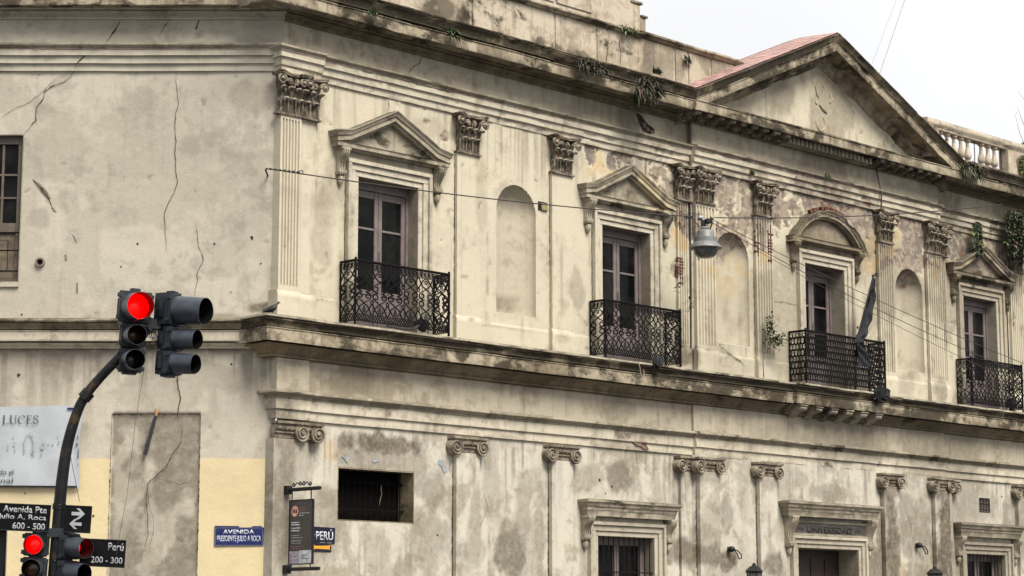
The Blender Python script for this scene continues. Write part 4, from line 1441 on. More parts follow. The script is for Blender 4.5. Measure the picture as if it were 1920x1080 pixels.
# scraped marks on the tympanum where an emblem once hung
mk = [MB() for _ in range(4)]
mk[0].ball((PA - .12, .125, 14.02), .05, 10, 5, (1, .15, 1))
mk[1].tube([(PA - .02, .125, 13.98), (PA + .14, .125, 13.88), (PA + .28, .125, 13.82)], [.012, .035, .015], 5)
mk[2].tube([(PA - .06, .122, 14.55), (PA - .14, .122, 14.4), (PA - .10, .122, 14.22), (PA - .02, .122, 14.15)], [.01, .02, .02, .01], 5)
mk[3].tube([(PA + .12, .122, 14.5), (PA + .18, .122, 14.42), (PA + .14, .122, 14.35)], [.008, .02, .008], 5)
for q in mk:
    q.build('scar', M['ghost'], ped, FR)
mk2 = [MB(), MB()]
mk2[0].tube([(PA + .02 + .17 * math.cos(a), .119, 13.55 + .20 * math.sin(a)) for a in [PI * .9 + i * .35 for i in range(13)]], .018, 5)
mk2[1].tube([(PA + .42, .119, 14.35), (PA + .48, .119, 14.2), (PA + .40, .119, 14.1)], [.02, .05, .02], 5)
for q in mk2:
    q.build('rust_stain', M['ghost_rust'], ped, FR)
# patch where the render has dropped near the right corner
k_ = MB()
k_.poly_n([(18.55, 13.17), (18.52, 13.30), (18.6, 13.42), (18.72, 13.45), (18.80, 13.42), (18.84, 13.55), (18.90, 13.60), (18.90, 13.45), (18.93, 13.30), (18.86, 13.17)], .108, .119)
k_.build('scar', M['ghost'], ped, FR, smooth=0)
# shallow gable roof of faded red sheet metal
rf = MB()
rr = []
for i in range(17):
    t = i / 16
    n = .70 - 3.5 * t
    lift = float(np.interp(n, [-2.8, -2.0, -1.3, -.5, 0, .7], [-.26, -.10, .01, .10, .06, 0]))
    rr.append([(PA - PH + 2 * PH * j / 48, n, PT + .035 - SL * abs(PH - 2 * PH * j / 48) + lift) for j in range(49)])
rf.sheet(rr)
rf.sheet([[(p[0], p[1], p[2] - .03) for p in r] for r in rr])
roof = rf.build('roof', M['roof'], B, FR, smooth=30)
sm_ = MB()
for i in range(1, 21):
    u = PA - PH + i * PH / 21
    sm_.tube([(u, r[0][1], PT + .043 - SL * (PA - u) + r[24][2] - PT - .035) for r in rr], .003, 4)
sm_.build('standing_seam', M['roof'], roof, FR)
MB().box(PA - PH + .4, PA + PH - .4, -2.9, -2.7, 13.1, 13.4).build('roof_back', M['frieze'], ped, FR, smooth=0)

# dentils and scrolled modillions below the middle cornice
den = MB().box(-.052, .052, 0, .15, 0, .15).mesh('dentil', M['hood'], smooth=0, bevel=.008)
mo = MB()
mp = [(0, 0), (.40, 0), (.43, -.02), (.43, -.06), (.40, -.085), (.35, -.08), (.30, -.06), (.20, -.075), (.10, -.12), (.05, -.15), (0, -.15)]
mo.poly_u(mp, -.075, .075)
mo.tube([(-.085, .395, -.05), (.085, .395, -.05)], .048, 8)
mo.ball((0, .30, -.085), .055, 8, 5, (1.1, 1.5, .6))
mo.ball((0, .16, -.12), .05, 8, 5, (1.0, 1.2, .8))
mod = mo.mesh('modillion', M['capital'], smooth=40)
cor0 = [o_ for o_ in KIDS[B.name] if o_.name.startswith('cornice')]
mid_c = cor0[1]
for i in range(21):
    child('dentil', den, mid_c, at(FR, 14.62 + i * .158, PR_ + .20, 12.72))
MB().box(14.52, 17.90, .2, PR_ + .20, 12.715, 12.88).build('dentil_band', M['hood'], mid_c, FR, smooth=0)
for i in range(9):
    child('modillion', mod, mid_c, at(FR, 11.15 + i * .40, PR_ + .07, 12.875))
for i in range(8):
    child('modillion', mod, mid_c, at(FR, 18.08 + i * .40, PR_ + .07, 12.875))
# corbels under the middle balcony
co_ = MB()
cp = [(0, 0), (.36, 0), (.40, -.015), (.41, -.05), (.385, -.085), (.34, -.095), (.27, -.11), (.17, -.155), (.08, -.22), (0, -.25)]
co_.poly_u(cp, -.115, .115)
co_.tube([(-.12, .355, -.052), (.12, .355, -.052)], .047, 10)
co_.box(-.14, .14, 0, .43, .0, .03)
corb = co_.mesh('corbel', M['hood'], smooth=40)
for i in range(6):
    child('corbel', corb, B, at(FR, 14.86 + i * .585, .10, 6.625))

# balustrade on the parapet to the right
BN = .30
bl = MB().run([(BN - .15, 14.10), (BN + .11, 14.10), (BN + .12, 14.16), (BN + .16, 14.20), (BN + .17, 14.25), (BN + .17, 14.31), (BN + .15, 14.335), (BN - .2, 14.36), (BN - .2, 14.15)], 20.3, U1, seed=741, jit=.006, chip=.02)
bal = bl.build('balustrade', M['attic'], B, FR)
MB().run([(BN - .22, 13.33), (BN + .17, 13.33), (BN + .17, 13.45), (BN + .14, 13.48), (BN - .2, 13.49)], 20.3, U1, seed=742, jit=.006, chip=.02).build('foot_rail', M['cornice'], bal, FR)
bpz = [(.085, 0), (.085, .045), (.055, .05), (.05, .075), (.075, .095), (.100, .15), (.098, .20), (.080, .27), (.055, .36), (.042, .45), (.05, .465), (.05, .485), (.04, .50), (.06, .54), (.082, .56), (.082, .615)]
bme = MB().lathe(bpz, (0, 0, 0), 12).mesh('baluster', M['attic'], smooth=40)
gap = MB().tube([(0, 0, 0), (.01, 0, .3), (0, 0, .62)], .012, 5).mesh('bare_rod', M['iron'], smooth=40)
i = 0
u = 21.05
while u < 24.0:
    if i == 5 or i == 9:
        child('bare_rod', gap, bal, at(FR, u, BN, 13.485))
    else:
        child('baluster', bme, bal, at(FR, u, BN, 13.485, i * .9))
    u += .315
    i += 1
for a, b in ((20.2, 20.85), (24.05, 25.2), (28.2, 29.3)):
    pd = MB().box(a, b, BN - .17, BN + .12, 13.48, 14.105)
    pd.build('pedestal', M['attic'], bal, FR, smooth=0, bevel=.01)
u = 25.4
while u < 28.1:
    child('baluster', bme, bal, at(FR, u, BN, 13.485, i * .9))
    u += .315
    i += 1

# thin rain pipes at the breaks of the middle bay
MB().tube([(11.44, .10, 12.7), (11.445, .09, 11.3), (11.44, .09, 9.0), (11.44, .06, 7.6)], .018, 6).build('downpipe', M['cable'], B, FR)
MB().tube([(18.40, PR_ + .07, 12.72), (18.40, PR_ + .2, 12.1), (18.39, PR_ + .19, 11.75), (18.385, PR_ + .05, 11.3)], .02, 6).build('downpipe', M['cable'], B, FR)
MB().tube([(24.3, .06, 11.2), (24.3, .05, 7.2)], .02, 6).build('downpipe', M['cable'], B, FR)

# ================================================================ cracks and scars in the plaster
def crack(pts, frame_fn, parent, frame, w=.011, n=.004, name='crack', seed=1):
    rnd = random.Random(seed)
    q = []
    P = [frame_fn(*p) for p in pts]
    for i in range(len(P) - 1):
        m = max(2, int(math.hypot(P[i + 1][0] - P[i][0], P[i + 1][1] - P[i][1]) / .05))
        for j in range(m):
            t = j / m
            q.append((P[i][0] + (P[i + 1][0] - P[i][0]) * t + rnd.uniform(-.008, .008), P[i][1] + (P[i + 1][1] - P[i][1]) * t + rnd.uniform(-.008, .008)))
    q.append(P[-1])
    L_ = len(q)
    w = w * (.62 if name == 'crack' else 1)
    mb = MB()
    rows = []
    for i, (u, z) in enumerate(q):
        a, b = q[max(0, i - 1)], q[min(L_ - 1, i + 1)]
        d = Vector((b[0] - a[0], b[1] - a[1]))
        if d.length:
            d.normalize()
        ww = w * (.55 + rnd.random() * .9) * min(1, .25 + 4 * min(i, L_ - 1 - i) / L_)
        rows.append([(u - d.y * ww, n, z + d.x * ww), (u + d.y * ww, n, z - d.x * ww)])
    mb.sheet(rows)
    return mb.build(name, M['crack'], parent, frame, smooth=0, fix=False)


fl = lambda x, y: onL(x, y)
ident = lambda u, z: (u, z)
for i, (u, za, zb, w_) in enumerate(JOINT_SHADES):
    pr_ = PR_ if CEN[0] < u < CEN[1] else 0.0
    crack([(u, za), (u + .004, (za * 2 + zb) / 3), (u - .003, (za + zb * 2) / 3), (u, zb)], ident, W_LO if za < 5 else W_UP, FR, w_ * .8, pr_ + .018, 'joint_and_side_shade', 800 + i)  # one strip carries both the joint and the painted side shade
crack([(226, 40), (217, 57), (208, 68), (201, 79)], fl, W_L, FL, .014, .042, seed=1)
crack([(177, 87), (170, 97), (162, 105), (146, 121), (140, 133)], fl, W_L, FL, .014, .10, seed=2)
crack([(140, 133), (131, 145), (122, 153), (100, 161), (90, 167), (83, 173), (82, 184), (76, 193), (69, 200), (67, 215), (68, 227), (62, 231), (54, 242), (46, 251)], fl, W_L, FL, .011, .012, seed=3)
crack([(112, 142), (97, 155), (80, 172), (66, 183), (52, 194), (30, 202), (12, 214), (0, 224)], fl, W_L, FL, .006, .012, seed=4)
crack([(330, 133), (330, 157), (333, 175), (335, 193), (329, 217), (328, 248), (331, 265), (328, 283), (330, 317), (333, 343), (327, 362), (313, 387), (308, 403), (310, 430), (312, 460), (313, 475)], fl, W_L, FL, .008, .012, seed=5)
crack([(366, 420), (370, 433), (372, 460), (382, 487), (376, 500), (370, 510), (370, 527), (366, 545), (365, 558)], fl, W_L, FL, .008, .012, seed=6)
crack([(332, 690), (333, 700), (334, 722), (338, 745), (336, 760), (333, 785)], fl, W_L, FL, .013, .012, seed=7)
crack([(333, 785), (342, 808), (340, 830), (325, 850), (310, 878), (290, 895), (277, 908), (275, 935), (277, 970), (278, 1005), (272, 1020), (275, 1040)], fl, W_L, FL, .010, .012, seed=8)
crack([(290, 895), (318, 903), (338, 908), (357, 905), (364, 893)], fl, W_L, FL, .006, .012, seed=9)
crack([(277, 908), (279, 940), (288, 975), (287, 1000), (277, 1040)], fl, W_L, FL, .005, .012, seed=19)
crack([(375, 36), (370, 48), (367, 57)], fl, W_L, FL, .016, .042, seed=10)
crack([(318, 38), (306, 55), (298, 72)], fl, W_L, FL, .006, .042, seed=11)
crack([(60, 335), (72, 348), (84, 362), (93, 375), (99, 392)], fl, W_L, FL, .008, .008, 'scratch', seed=12)
crack([(136, 440), (145, 457)], fl, W_L, FL, .008, .010, seed=14)
fr0 = lambda x, y: onR(x, y)
crack([(728, 185), (729, 200), (724, 212)], fr0, W_UP, FR, .008, .008, seed=21)
crack([(790, 105), (785, 118), (770, 128), (762, 140)], fr0, W_UP, FR, .010, .04, seed=22)
crack([(530, 555), (570, 557), (630, 566)], fr0, W_UP, FR, .006, .034, seed=23)
crack([(860, 604), (930, 612), (1000, 622)], fr0, W_UP, FR, .004, .034, seed=24)
crack([(1213, 270), (1211, 300), (1210, 330)], fr0, W_UP, FR, .012, .012, seed=25)
crack([(1333, 640), (1345, 655), (1362, 668), (1378, 678), (1390, 690)], fr0, W_UP, FR, .016, PR_ + .035, seed=26)
crack([(1180, 800), (1183, 822), (1190, 845), (1196, 875)], fr0, W_LO, FR, .006, .012, seed=27)
crack([(1440, 566), (1462, 568), (1490, 574)], fr0, W_UP, FR, .006, PR_ + .01, seed=28)
crack([(905, 925), (915, 950), (905, 975), (890, 1000)], fr0, W_LO, FR, .005, .012, seed=29)
crack([(1690, 960), (1700, 985), (1703, 1020)], fr0, W_LO, FR, .006, PR_ + .012, seed=30)
crack([(1137, 74), (1140, 90), (1135, 118)], fr0, attic, FR, .012, .012, seed=31)
crack([(1160, 74), (1163, 100), (1162, 122)], fr0, attic, FR, .012, .012, seed=32)
# scraped marks and a few holes on the plain wall
for pts in ([(63, 337), (76, 345), (88, 358), (95, 372), (91, 374), (80, 364), (70, 350)], [(96, 388), (101, 390), (106, 398), (100, 396)], [(121, 478), (124, 476), (126, 488), (122, 489)], [(143, 531), (146, 530), (147, 548), (143, 551)]):
    MB().poly_n([onL(*p) for p in pts], .0, .008).build('scar', M['scar'], W_L, FL, smooth=0)
hl = MB()
for (x, y, r) in ((258, 457, .02), (402, 457, .022), (472, 445, .03), (473, 448, .02), (489, 494, .016), (35, 703, .03), (434, 683, .022), (227, 500, .015), (41, 590, .02), (433, 548, .014), (234, 76, .02), (411, 76, .018), (120, 938, .014), (47, 925, .014), (175, 967, .02)):
    u, z = onL(x, y)
    hl.lathe([(r, .0), (r * .9, .010), (.005, .012)], (u, 0.0, z), 7, Matrix.Rotation(-PI / 2, 3, 'X'))
for (x, y, r) in ((797, 412, .012), (820, 1003, .018), (1124, 900, .03), (1147, 912, .025), (1135, 925, .015), (1878, 931, .02), (1600, 615, .035), (586, 740, .02), (574, 727, .02), (1068, 755, .02), (1187, 756, .025)):
    u, z = onR(x, y)
    hl2 = PR_ if CEN[0] < u < CEN[1] else 0
    mbh = MB().lathe([(r, .0), (r * .9, .014), (.005, .016)], (u, hl2, z), 7, Matrix.Rotation(-PI / 2, 3, 'X'))
    mbh.build('hole', M['crack'], W_LO if z < 5.4 else W_UP, FR, smooth=0)
hl.build('holes', M['crack'], W_L, FL, smooth=0)['kind'] = 'stuff'
# broken hole in the frieze with rubble showing
bh = MB()
hp = [(1190, 212), (1199, 216), (1206, 226), (1213, 234), (1224, 242), (1225, 250), (1214, 251), (1203, 246), (1198, 235), (1194, 225)]
bh.poly_n([onR(*p) for p in hp], .02, .040)
bh.build('broken_hole', M['crack'], W_UP, FR, smooth=0)
rb = MB()
for (x, y, r) in ((1205, 236, .07), (1212, 243, .06), (1220, 248, .05)):
    u, z = onR(x, y)
    rb.ball((u, .045, z), r, 7, 5, (1, .3, .8))
rb.build('rubble', M['mortar'], W_UP, FR, smooth=0)
# pipe stub
u, z = onL(76, 492)
st_ = MB().lathe([(.085, 0), (.085, .05), (.055, .05), (.05, -.02), (.001, -.02)], (u, .005, z), 16, Matrix.Rotation(-PI / 2, 3, 'X')).build('pipe_stub', M['scar'], W_L, FL)
MB().lathe([(.052, .0), (.001, .001)], (u, .03, z), 16, Matrix.Rotation(-PI / 2, 3, 'X')).build('bore', M['dark'], st_, FL)

# ================================================================ left facade openings
lw_ = reveal((LWIN[1] - LWIN[0]) / 2, LWIN[2], LWIN[3], .16, .003).build('wooden_window', M['reveal'], B, at(FL, (LWIN[0] + LWIN[1]) / 2, 0, 0), smooth=0)
lx = LWIN[1]
fm = MB()
fm.box(LWIN[0], lx, -.20, -.10, 10.40, 10.55).box(lx - .10, lx, -.20, -.10, LWIN[2], 10.40).box(LWIN[0], LWIN[0] + .1, -.2, -.1, LWIN[2], 10.4)
fm.box(LWIN[0] + .1, lx - .10, -.19, -.105, 8.75, 8.93).box(LWIN[0] + .1, lx - .10, -.19, -.105, LWIN[2], LWIN[2] + .08)
fm.build('frame', M['taupe'], lw_, FL, smooth=0, bevel=.006)
sash = MB()
for i, u in enumerate((-4.845, -5.12, -5.42, -5.72)):
    if i:
        sash.box(u - .022, u + .022, -.18, -.12, 8.93, 10.4)
for z in (9.40, 9.83):
    sash.box(LWIN[0] + .1, lx - .10, -.175, -.122, z - .018, z + .018)
sash.box(-6.2, -6.1, -.18, -.12, 8.93, 10.4)
sash.build('sash', M['taupe'], lw_, FL, smooth=0, bevel=.004)
ue = [LWIN[0] + .1, -6.2, -5.72, -5.42, -5.12, -4.845]
for a, b in zip(ue[:-1], ue[1:]):
    for za, zb in ((8.93, 9.40), (9.40, 9.83), (9.83, 10.4)):
        MB().box(a, b, -.165, -.16, za, zb).build('pane', M['glass'], lw_, FL, smooth=0)
lp = MB().box(LWIN[0] + .1, lx - .10, -.19, -.15, LWIN[2] + .08, 8.75)
for a, b in ((-5.7, -5.28), (-5.22, -4.98)):
    lp.box(a, b, -.15, -.13, LWIN[2] + .22, 8.62)
lp.build('lower_panel', M['brownwood'], lw_, FL, smooth=0, bevel=.01)
br_ = MB().tube([(LWIN[0], -.04, 0), (lx, -.04, 0)], .014, 6).mesh('guard_bar', M['iron'])
for z in (8.03, 8.41, 8.74):
    child('guard_bar', br_, lw_, at(FL, 0, 0, z))
MB().run([(0, 7.72), (.04, 7.73), (.05, 7.80), (0, 7.82)], LWIN[0] - .1, lx + .02, seed=771).build('sill', M['trim'], lw_, FL)
ld = reveal((LDOOR[1] - LDOOR[0]) / 2, LDOOR[2], LDOOR[3], .25, .003, t=.015).build('dark_doorway', M['reveal'], B, at(FL, (LDOOR[0] + LDOOR[1]) / 2, 0, 0), smooth=0)
dm = MB().box(LDOOR[0], LDOOR[1], -.26, -.2, LDOOR[2], LDOOR[3])
for i in range(3):
    dm.box(LDOOR[0] + .1 + i * .85, LDOOR[0] + .85 + i * .85, -.2, -.185, .4, 2.7)
dm.build('door_leaf', M['black'], ld, FL, smooth=0, bevel=.006)
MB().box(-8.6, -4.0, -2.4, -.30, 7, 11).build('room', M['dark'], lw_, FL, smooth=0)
# frame line of the walled-up doorway: a dark gap above and beside it
gp = MB()
rnd = random.Random(5)
top_ = []
for i in range(41):
    a = -2.955 + i * .0395
    h_ = .004 + .020 * rnd.random() ** 2.2 + (.02 if i < 6 else 0) * rnd.random()
    top_.append((a, 5.418 + rnd.uniform(-.003, .003), h_))
gp.sheet([[(a, .004, z - h_), (a, .004, z + .006)] for a, z, h_ in top_])
for s, u in ((0, -2.966), (1, -1.370)):
    rows_ = []
    for i in range(90):
        z = 2.4 + i * .034
        w2_ = .002 + .012 * max(0, rnd.random() - .45) ** 1.5 * 2
        rows_.append([(u - w2_, .004, z), (u + w2_, .004, z)])
    gp.sheet(rows_)
gp.build('settling_gap', M['crack'], W_L, FL, smooth=0)['kind'] = 'stuff'

# ================================================================ balcony railings (cast scrollwork)
def arc(c, r, a0, a1, k_=10, sx=1.0):
    return [(c[0] + sx * r * math.cos(a0 + (a1 - a0) * i / k_), c[1] + r * math.sin(a0 + (a1 - a0) * i / k_)) for i in range(k_ + 1)]


def scroll(c, r0, r1, a0, turns, k_=18):
    return [(c[0] + (r0 + (r1 - r0) * i / k_) * math.cos(a0 + turns * 2 * PI * i / k_), c[1] + (r0 + (r1 - r0) * i / k_) * math.sin(a0 + turns * 2 * PI * i / k_)) for i in range(k_ + 1)]


def bez(p0, p1, p2, p3, k_=10):
    o_ = []
    for i in range(k_ + 1):
        t = i / k_
        s = 1 - t
        o_.append(tuple(s ** 3 * a + 3 * s * s * t * b + 3 * s * t * t * c + t ** 3 * d for a, b, c, d in zip(p0, p1, p2, p3)))
    return o_


def heart_module(w, H):
    """one repeat of the scroll pattern, between x=0 and w; z from 0 to H (without the borders)"""
    C = []
    c = w / 2
    for fl_ in (0, 1):
        def T(p):
            return (p[0], H - p[1]) if fl_ else p
        for s in (-1, 1):
            X = lambda x: c + s * x
            half = bez((X(0), .20), (X(.05), .27), (X(w * .47), .27), (X(w * .43), .355)) + scroll((X(w * .245), .335), w * .185, w * .05, 0 if s > 0 else PI, s * .95)[1:]
            C.append([T(p) for p in half])
            C.append([T(p) for p in bez((X(w * .5), 0), (X(w * .30), .05), (X(w * .42), .15), (X(0), .20))])
            C.append([T(p) for p in bez((X(0), .0), (X(w * .16), .03), (X(w * .36), .12), (X(w * .5), .22))])
            C.append([T(p) for p in bez((X(w * .43), .355), (X(w * .46), .39), (X(w * .3), H / 2 - .01), (X(w * .1), H / 2 + .0))])
    return C


def rosette(mb, u, z, r, n=.0):
    for i in range(5):
        a = PI / 2 + 2 * PI * i / 5
        mb.ball((u + r * .55 * math.cos(a), n, z + r * .55 * math.sin(a)), r * .48, 6, 4, (.75, .4, .75))


def iron_panel(L_, kind):
    """panel in (x along, z up from the foot); total height 1.15"""
    mb = MB()
    n = max(1, round(L_ / .39))
    w = L_ / n
    z0, zb, zt, z1 = .02, .155, 1.0, 1.13
    for z in (z0, zb, zt, z1):
        mb.box(0, L_, -.008, .008, z - .006, z + .006)
    line = lambda pts, r=.0118: mb.tube([(x, 0, z) for x, z in pts], r * 1.12, 4, cap=False)
    if kind == 'heart':
        H = zt - zb
        for i in range(n):
            for cv in heart_module(w, H):
                line([(i * w + x, zb + z) for x, z in cv])
            rosette(mb, i * w + w / 2, zb + .08, .055)
            rosette(mb, i * w + w / 2, zt - .08, .055)
            line([(i * w + w / 2 + x, zb + z) for x, z in arc((0, .14), .022, 0, 2 * PI, 8)], .008)
            rosette(mb, i * w, zb + .235, .06)
            rosette(mb, i * w, zt - .235, .06)
            rosette(mb, i * w, zb + H / 2, .028)
        m = int(L_ / .062)
        p = L_ / m
        for i in range(m):
            line([(i * p, z0), ((i + 1.6) * p if i < m - 1 else L_, zb)], .0085)
            line([((i + 1) * p, z0), ((i - .6) * p if i else 0, zb)], .0085)
        m = max(2, int(L_ / .098))
        p = L_ / m
        for i in range(m):
            line(arc(((i + .5) * p, (zt + z1) / 2), .046, 0, 2 * PI, 10), .010)
            rosette(mb, (i + .5) * p, (zt + z1) / 2, .032)
            line([(i * p, z1), (i * p + .016, (zt + z1) / 2), (i * p, zt)], .008)
    else:
        m = max(2, int(L_ / .088))
        p = L_ / m
        zz = np.linspace(z0, z1, 9)
        for j in range(8):
            a, b = zz[j], zz[j + 1]
            for i in range(m + 1):
                off_ = .5 if j % 2 else 0
                x = (i + off_) * p
                if x > L_ + .001:
                    continue
                for s in (-1, 1):
                    line([(min(L_, max(0, x + s * dx)), z) for dx, z in bez((0, a - .015), (p * .62, a + .05), (p * .62, b - .05), (0, b + .015), 7)], .0085)
                rosette(mb, x, (a + b) / 2 + (.0 if i % 2 else .02), .020)
                if i < m:
                    rosette(mb, x + p / 2, a, .022)
        for z in zz[1:-1]:
            for i in range(m):
                line([(i * p, z), (i * p + p / 2, z + .03), ((i + 1) * p, z)], .009)
    return mb


def railing(uc, hw, dep, n0, kind, lab=None):
    n1 = n0 + dep
    zf = 7.20
    W = at(FR, uc, 0, zf)
    tr = MB().box(-hw - .02, hw + .02, n1 - .02, n1 + .02, 1.14, 1.17).box(-hw - .02, -hw + .02, n0, n1 - .02, 1.14, 1.17).box(hw - .02, hw + .02, n0, n1 - .02, 1.14, 1.17)
    r_ = tr.build('balcony_railing', M['iron'], B, W, smooth=0, bevel=.004)
    if lab:
        r_['label'] = lab
    fp = iron_panel(2 * hw - .04, kind).mesh('front_panel', M['iron'], smooth=0, fix=False)
    child('front_panel', fp, r_, at(FR, uc - hw + .02, n1, zf))
    sp = iron_panel(dep - .02, kind).mesh('side_panel', M['iron'], smooth=0, fix=False)
    for s in (-1, 1):
        child('side_panel', sp, r_, at(FR, uc + s * hw, n1, zf) @ Matrix.Rotation(PI / 2, 4, 'Z'))
        MB().box(s * hw - .017, s * hw + .017, n1 - .017, n1 + .017, -.05, 1.14).build('post', M['iron'], r_, W, smooth=0)
        MB().box(s * hw - .012, s * hw + .012, n0 + .005, n0 + .03, -.04, 1.14).build('wall_post', M['iron'], r_, W, smooth=0)
        MB().ball((s * hw, n1, 1.185), .025, 8, 6).build('finial', M['iron'], r_, W)
    return r_


railing(2.605, 1.185, .44, .02, 'heart')
railing(9.43, 1.19, .44, .02, 'heart')
railing(16.37, 1.54, .48, PR_ + .02, 'oval', 'wider middle railing cast in rows of small pointed ovals')
railing(23.06, 1.18, .44, .02, 'heart')
# ================================================================ things on the walls
def rings(c, r, k_=14, a0=0, turns=1.0, r1=None):
    r1 = r if r1 is None else r1
    return [(c[0] + (r + (r1 - r) * i / k_) * math.cos(a0 + turns * 2 * PI * i / k_), c[1] + (r + (r1 - r) * i / k_) * math.sin(a0 + turns * 2 * PI * i / k_)) for i in range(k_ + 1)]


# ---- vinyl banner on the left wall
bu0, bz1 = onL(0, 762, .06)
bu1, bz0 = onL(150, 914, .06)
W = at(FL, bu1, .05, bz0)
bw, bh = 2.9, bz1 - bz0
t = thing('wall_banner', 'pale grey vinyl banner reading LUCES, stretched across the left wall behind the curved pole', 'banner', W)
rows = []
for j in range(22):
    v = j / 21
    r_ = []
    for i in range(60):
        s = i / 59
        x = -bw * (1 - s)
        edge = max(0, s - .955) / .045
        r_.append((x - .035 * edge * math.sin(PI * v) ** 1.0 + (.02 * v * edge), .02 + .012 * math.sin(s * 23 + v * 2) * (v * (1 - v)) * 3 + .03 * edge * math.sin(PI * v), bh * v + (.012 if v > .5 else -.006) * math.sin(s * 9)))
    rows.append(r_)
MB().sheet(rows).sheet([[(p[0], p[1] - .004, p[2]) for p in r] for r in rows]).build('sheet', M['banner'], t, W, fix=False, smooth=60)
MB().tube([(-bw, .03, .03), (-.05, .03, .012)], .016, 6).build('bottom_batten', M['black'], t, W)
MB().box(-.27, -.16, .036, .042, bh - .06, bh - .025).build('blue_tape', M['enamel'], t, W, smooth=0)
mk = MB()
for (x0, x1, z0, z1) in ((-.075, -.055, .86, .93), (-.095, -.055, .74, .79), (-.055, -.035, .52, .70), (-.052, -.04, .40, .44)):
    mk.poly_n([(x0, z0), (x1, z0 + .01), (x1 - .005, z1), (x0 + .008, z1 - .012)], .046, .052)
mk.build('edge_print', M['ink'], t, W, smooth=0)


def nib(mb, pts, wx, wz, n=.04):
    """broad-nib pen stroke: thick verticals, thin horizontals"""
    for a, b in zip(pts[:-1], pts[1:]):
        q = [(a[0] - wx, a[1] - wz), (a[0] + wx, a[1] + wz), (b[0] + wx, b[1] + wz), (b[0] - wx, b[1] - wz)]
        mb.poly_n(q, n, n + .003)


def serif_word(mb, x, z, h, word, n):
    tw, th = h * .075, h * .022
    for ch in word:
        if ch == 'L':
            nib(mb, [(x + h * .2, z), (x + h * .2, z + h)], tw, 0, n)
            mb.box(x + h * .05, x + h * .40, n, n + .003, z + h - 2 * th, z + h)
            mb.box(x + h * .05, x + h * .72, n, n + .0032, z, z + 2 * th)
            mb.poly_n([(x + h * .72, z), (x + h * .72, z + h * .22), (x + h * .66, z + th)], n, n + .003)
            x += h * .82
        elif ch == 'U':
            nib(mb, [(x + h * .18, z + h), (x + h * .18, z + h * .3)], tw, 0, n)
            nib(mb, [(x + h * .18 + h * .28 * (1 - math.cos(a)), z + h * .3 - h * .28 * math.sin(a)) for a in [PI * i / 12 for i in range(13)]], tw * .8, th, n)
            nib(mb, [(x + h * .74, z + h), (x + h * .74, z + h * .3)], tw * .45, 0, n)
            mb.box(x + h * .02, x + h * .36, n, n + .0032, z + h - 2 * th, z + h)
            mb.box(x + h * .60, x + h * .88, n, n + .0032, z + h - 2 * th, z + h)
            x += h * .98
        elif ch == 'C':
            nib(mb, [(x + h * .48 + h * .40 * math.cos(a), z + h * .5 + h * .48 * math.sin(a)) for a in [.75 + (2 * PI - 1.5) * i / 20 for i in range(21)]], tw * .85, th * .9, n)
            mb.box(x + h * .76, x + h * .80, n, n + .003, z + h * .70, z + h * .98)
            x += h * .95
        elif ch == 'E':
            nib(mb, [(x + h * .2, z), (x + h * .2, z + h)], tw, 0, n)
            for zz, ww in ((0, .68), (h * .48, .50), (h - 2 * th, .64)):
                mb.box(x + h * .05, x + h * ww, n, n + .0032, z + zz, z + zz + 2 * th)
            mb.box(x + h * .64, x + h * .68, n, n + .003, z, z + h * .2)
            mb.box(x + h * .60, x + h * .64, n, n + .003, z + h * .8, z + h)
            mb.box(x + h * .47, x + h * .51, n, n + .003, z + h * .40, z + h * .62)
            x += h * .80
        elif ch == 'S':
            P_ = bez((h * .56, h * .80), (h * .50, h * 1.06), (h * .06, h * 1.06), (h * .10, h * .74), 8) + bez((h * .10, h * .74), (h * .14, h * .52), (h * .62, h * .52), (h * .60, h * .25), 8)[1:] + bez((h * .60, h * .25), (h * .56, -h * .08), (h * .12, -h * .08), (h * .07, h * .22), 8)[1:]
            nib(mb, [(x + a, z + b) for a, b in P_], tw * .8, th, n)
            mb.box(x + h * .54, x + h * .58, n, n + .003, z + h * .74, z + h * 1.0)
            mb.box(x + h * .05, x + h * .09, n, n + .003, z, z + h * .26)
            x += h * .72
    return x


lx0, lz0 = onL(4, 795, .09)
x_ = lx0 - bu1
for ch in 'LUCES':
    sw = MB()
    x_ = serif_word(sw, x_, lz0 - bz0, .155, ch, .045)
    sw.build('letter', M['ink'], t, W, smooth=0)['kind'] = 'stuff'
for body_, py0, py1, xr, xl in (('do el', 880, 889.5, 25.5, -1.5), ('nal', 896, 905.5, 24.5, 1.8)):
    u1_, z1_ = onL(xr, py0, .09)
    _, z0_ = onL(xr, py1, .09)
    me = text_mesh(body_, (z1_ - z0_), (xr - xl) / 105.0, .002, .003, M['ink'], 0, 0)
    xs = [v.co.x for v in me.vertices]
    link(bpy.data.objects.new('lettering', me), t, W @ Matrix.Translation((u1_ - bu1 - max(xs), -.046, (z0_ + z1_) / 2 - bz0)))
dr = MB()
ax, az = onL(54, 850, .09)
ax, az = ax - bu1, az - bz0
out = [(-.08, 0), (-.085, .22), (-.055, .32), (0, .355), (.055, .32), (.085, .22), (.08, .02)]
for a, b in zip(out[:-1], out[1:]):
    nib(dr, [(ax + a[0], az + a[1]), (ax + b[0], az + b[1])], .012, .012, .043)
dr.poly_n([(ax + .03, az + .03), (ax + .10, az - .04), (ax + .10, az + .03)], .043, .046)
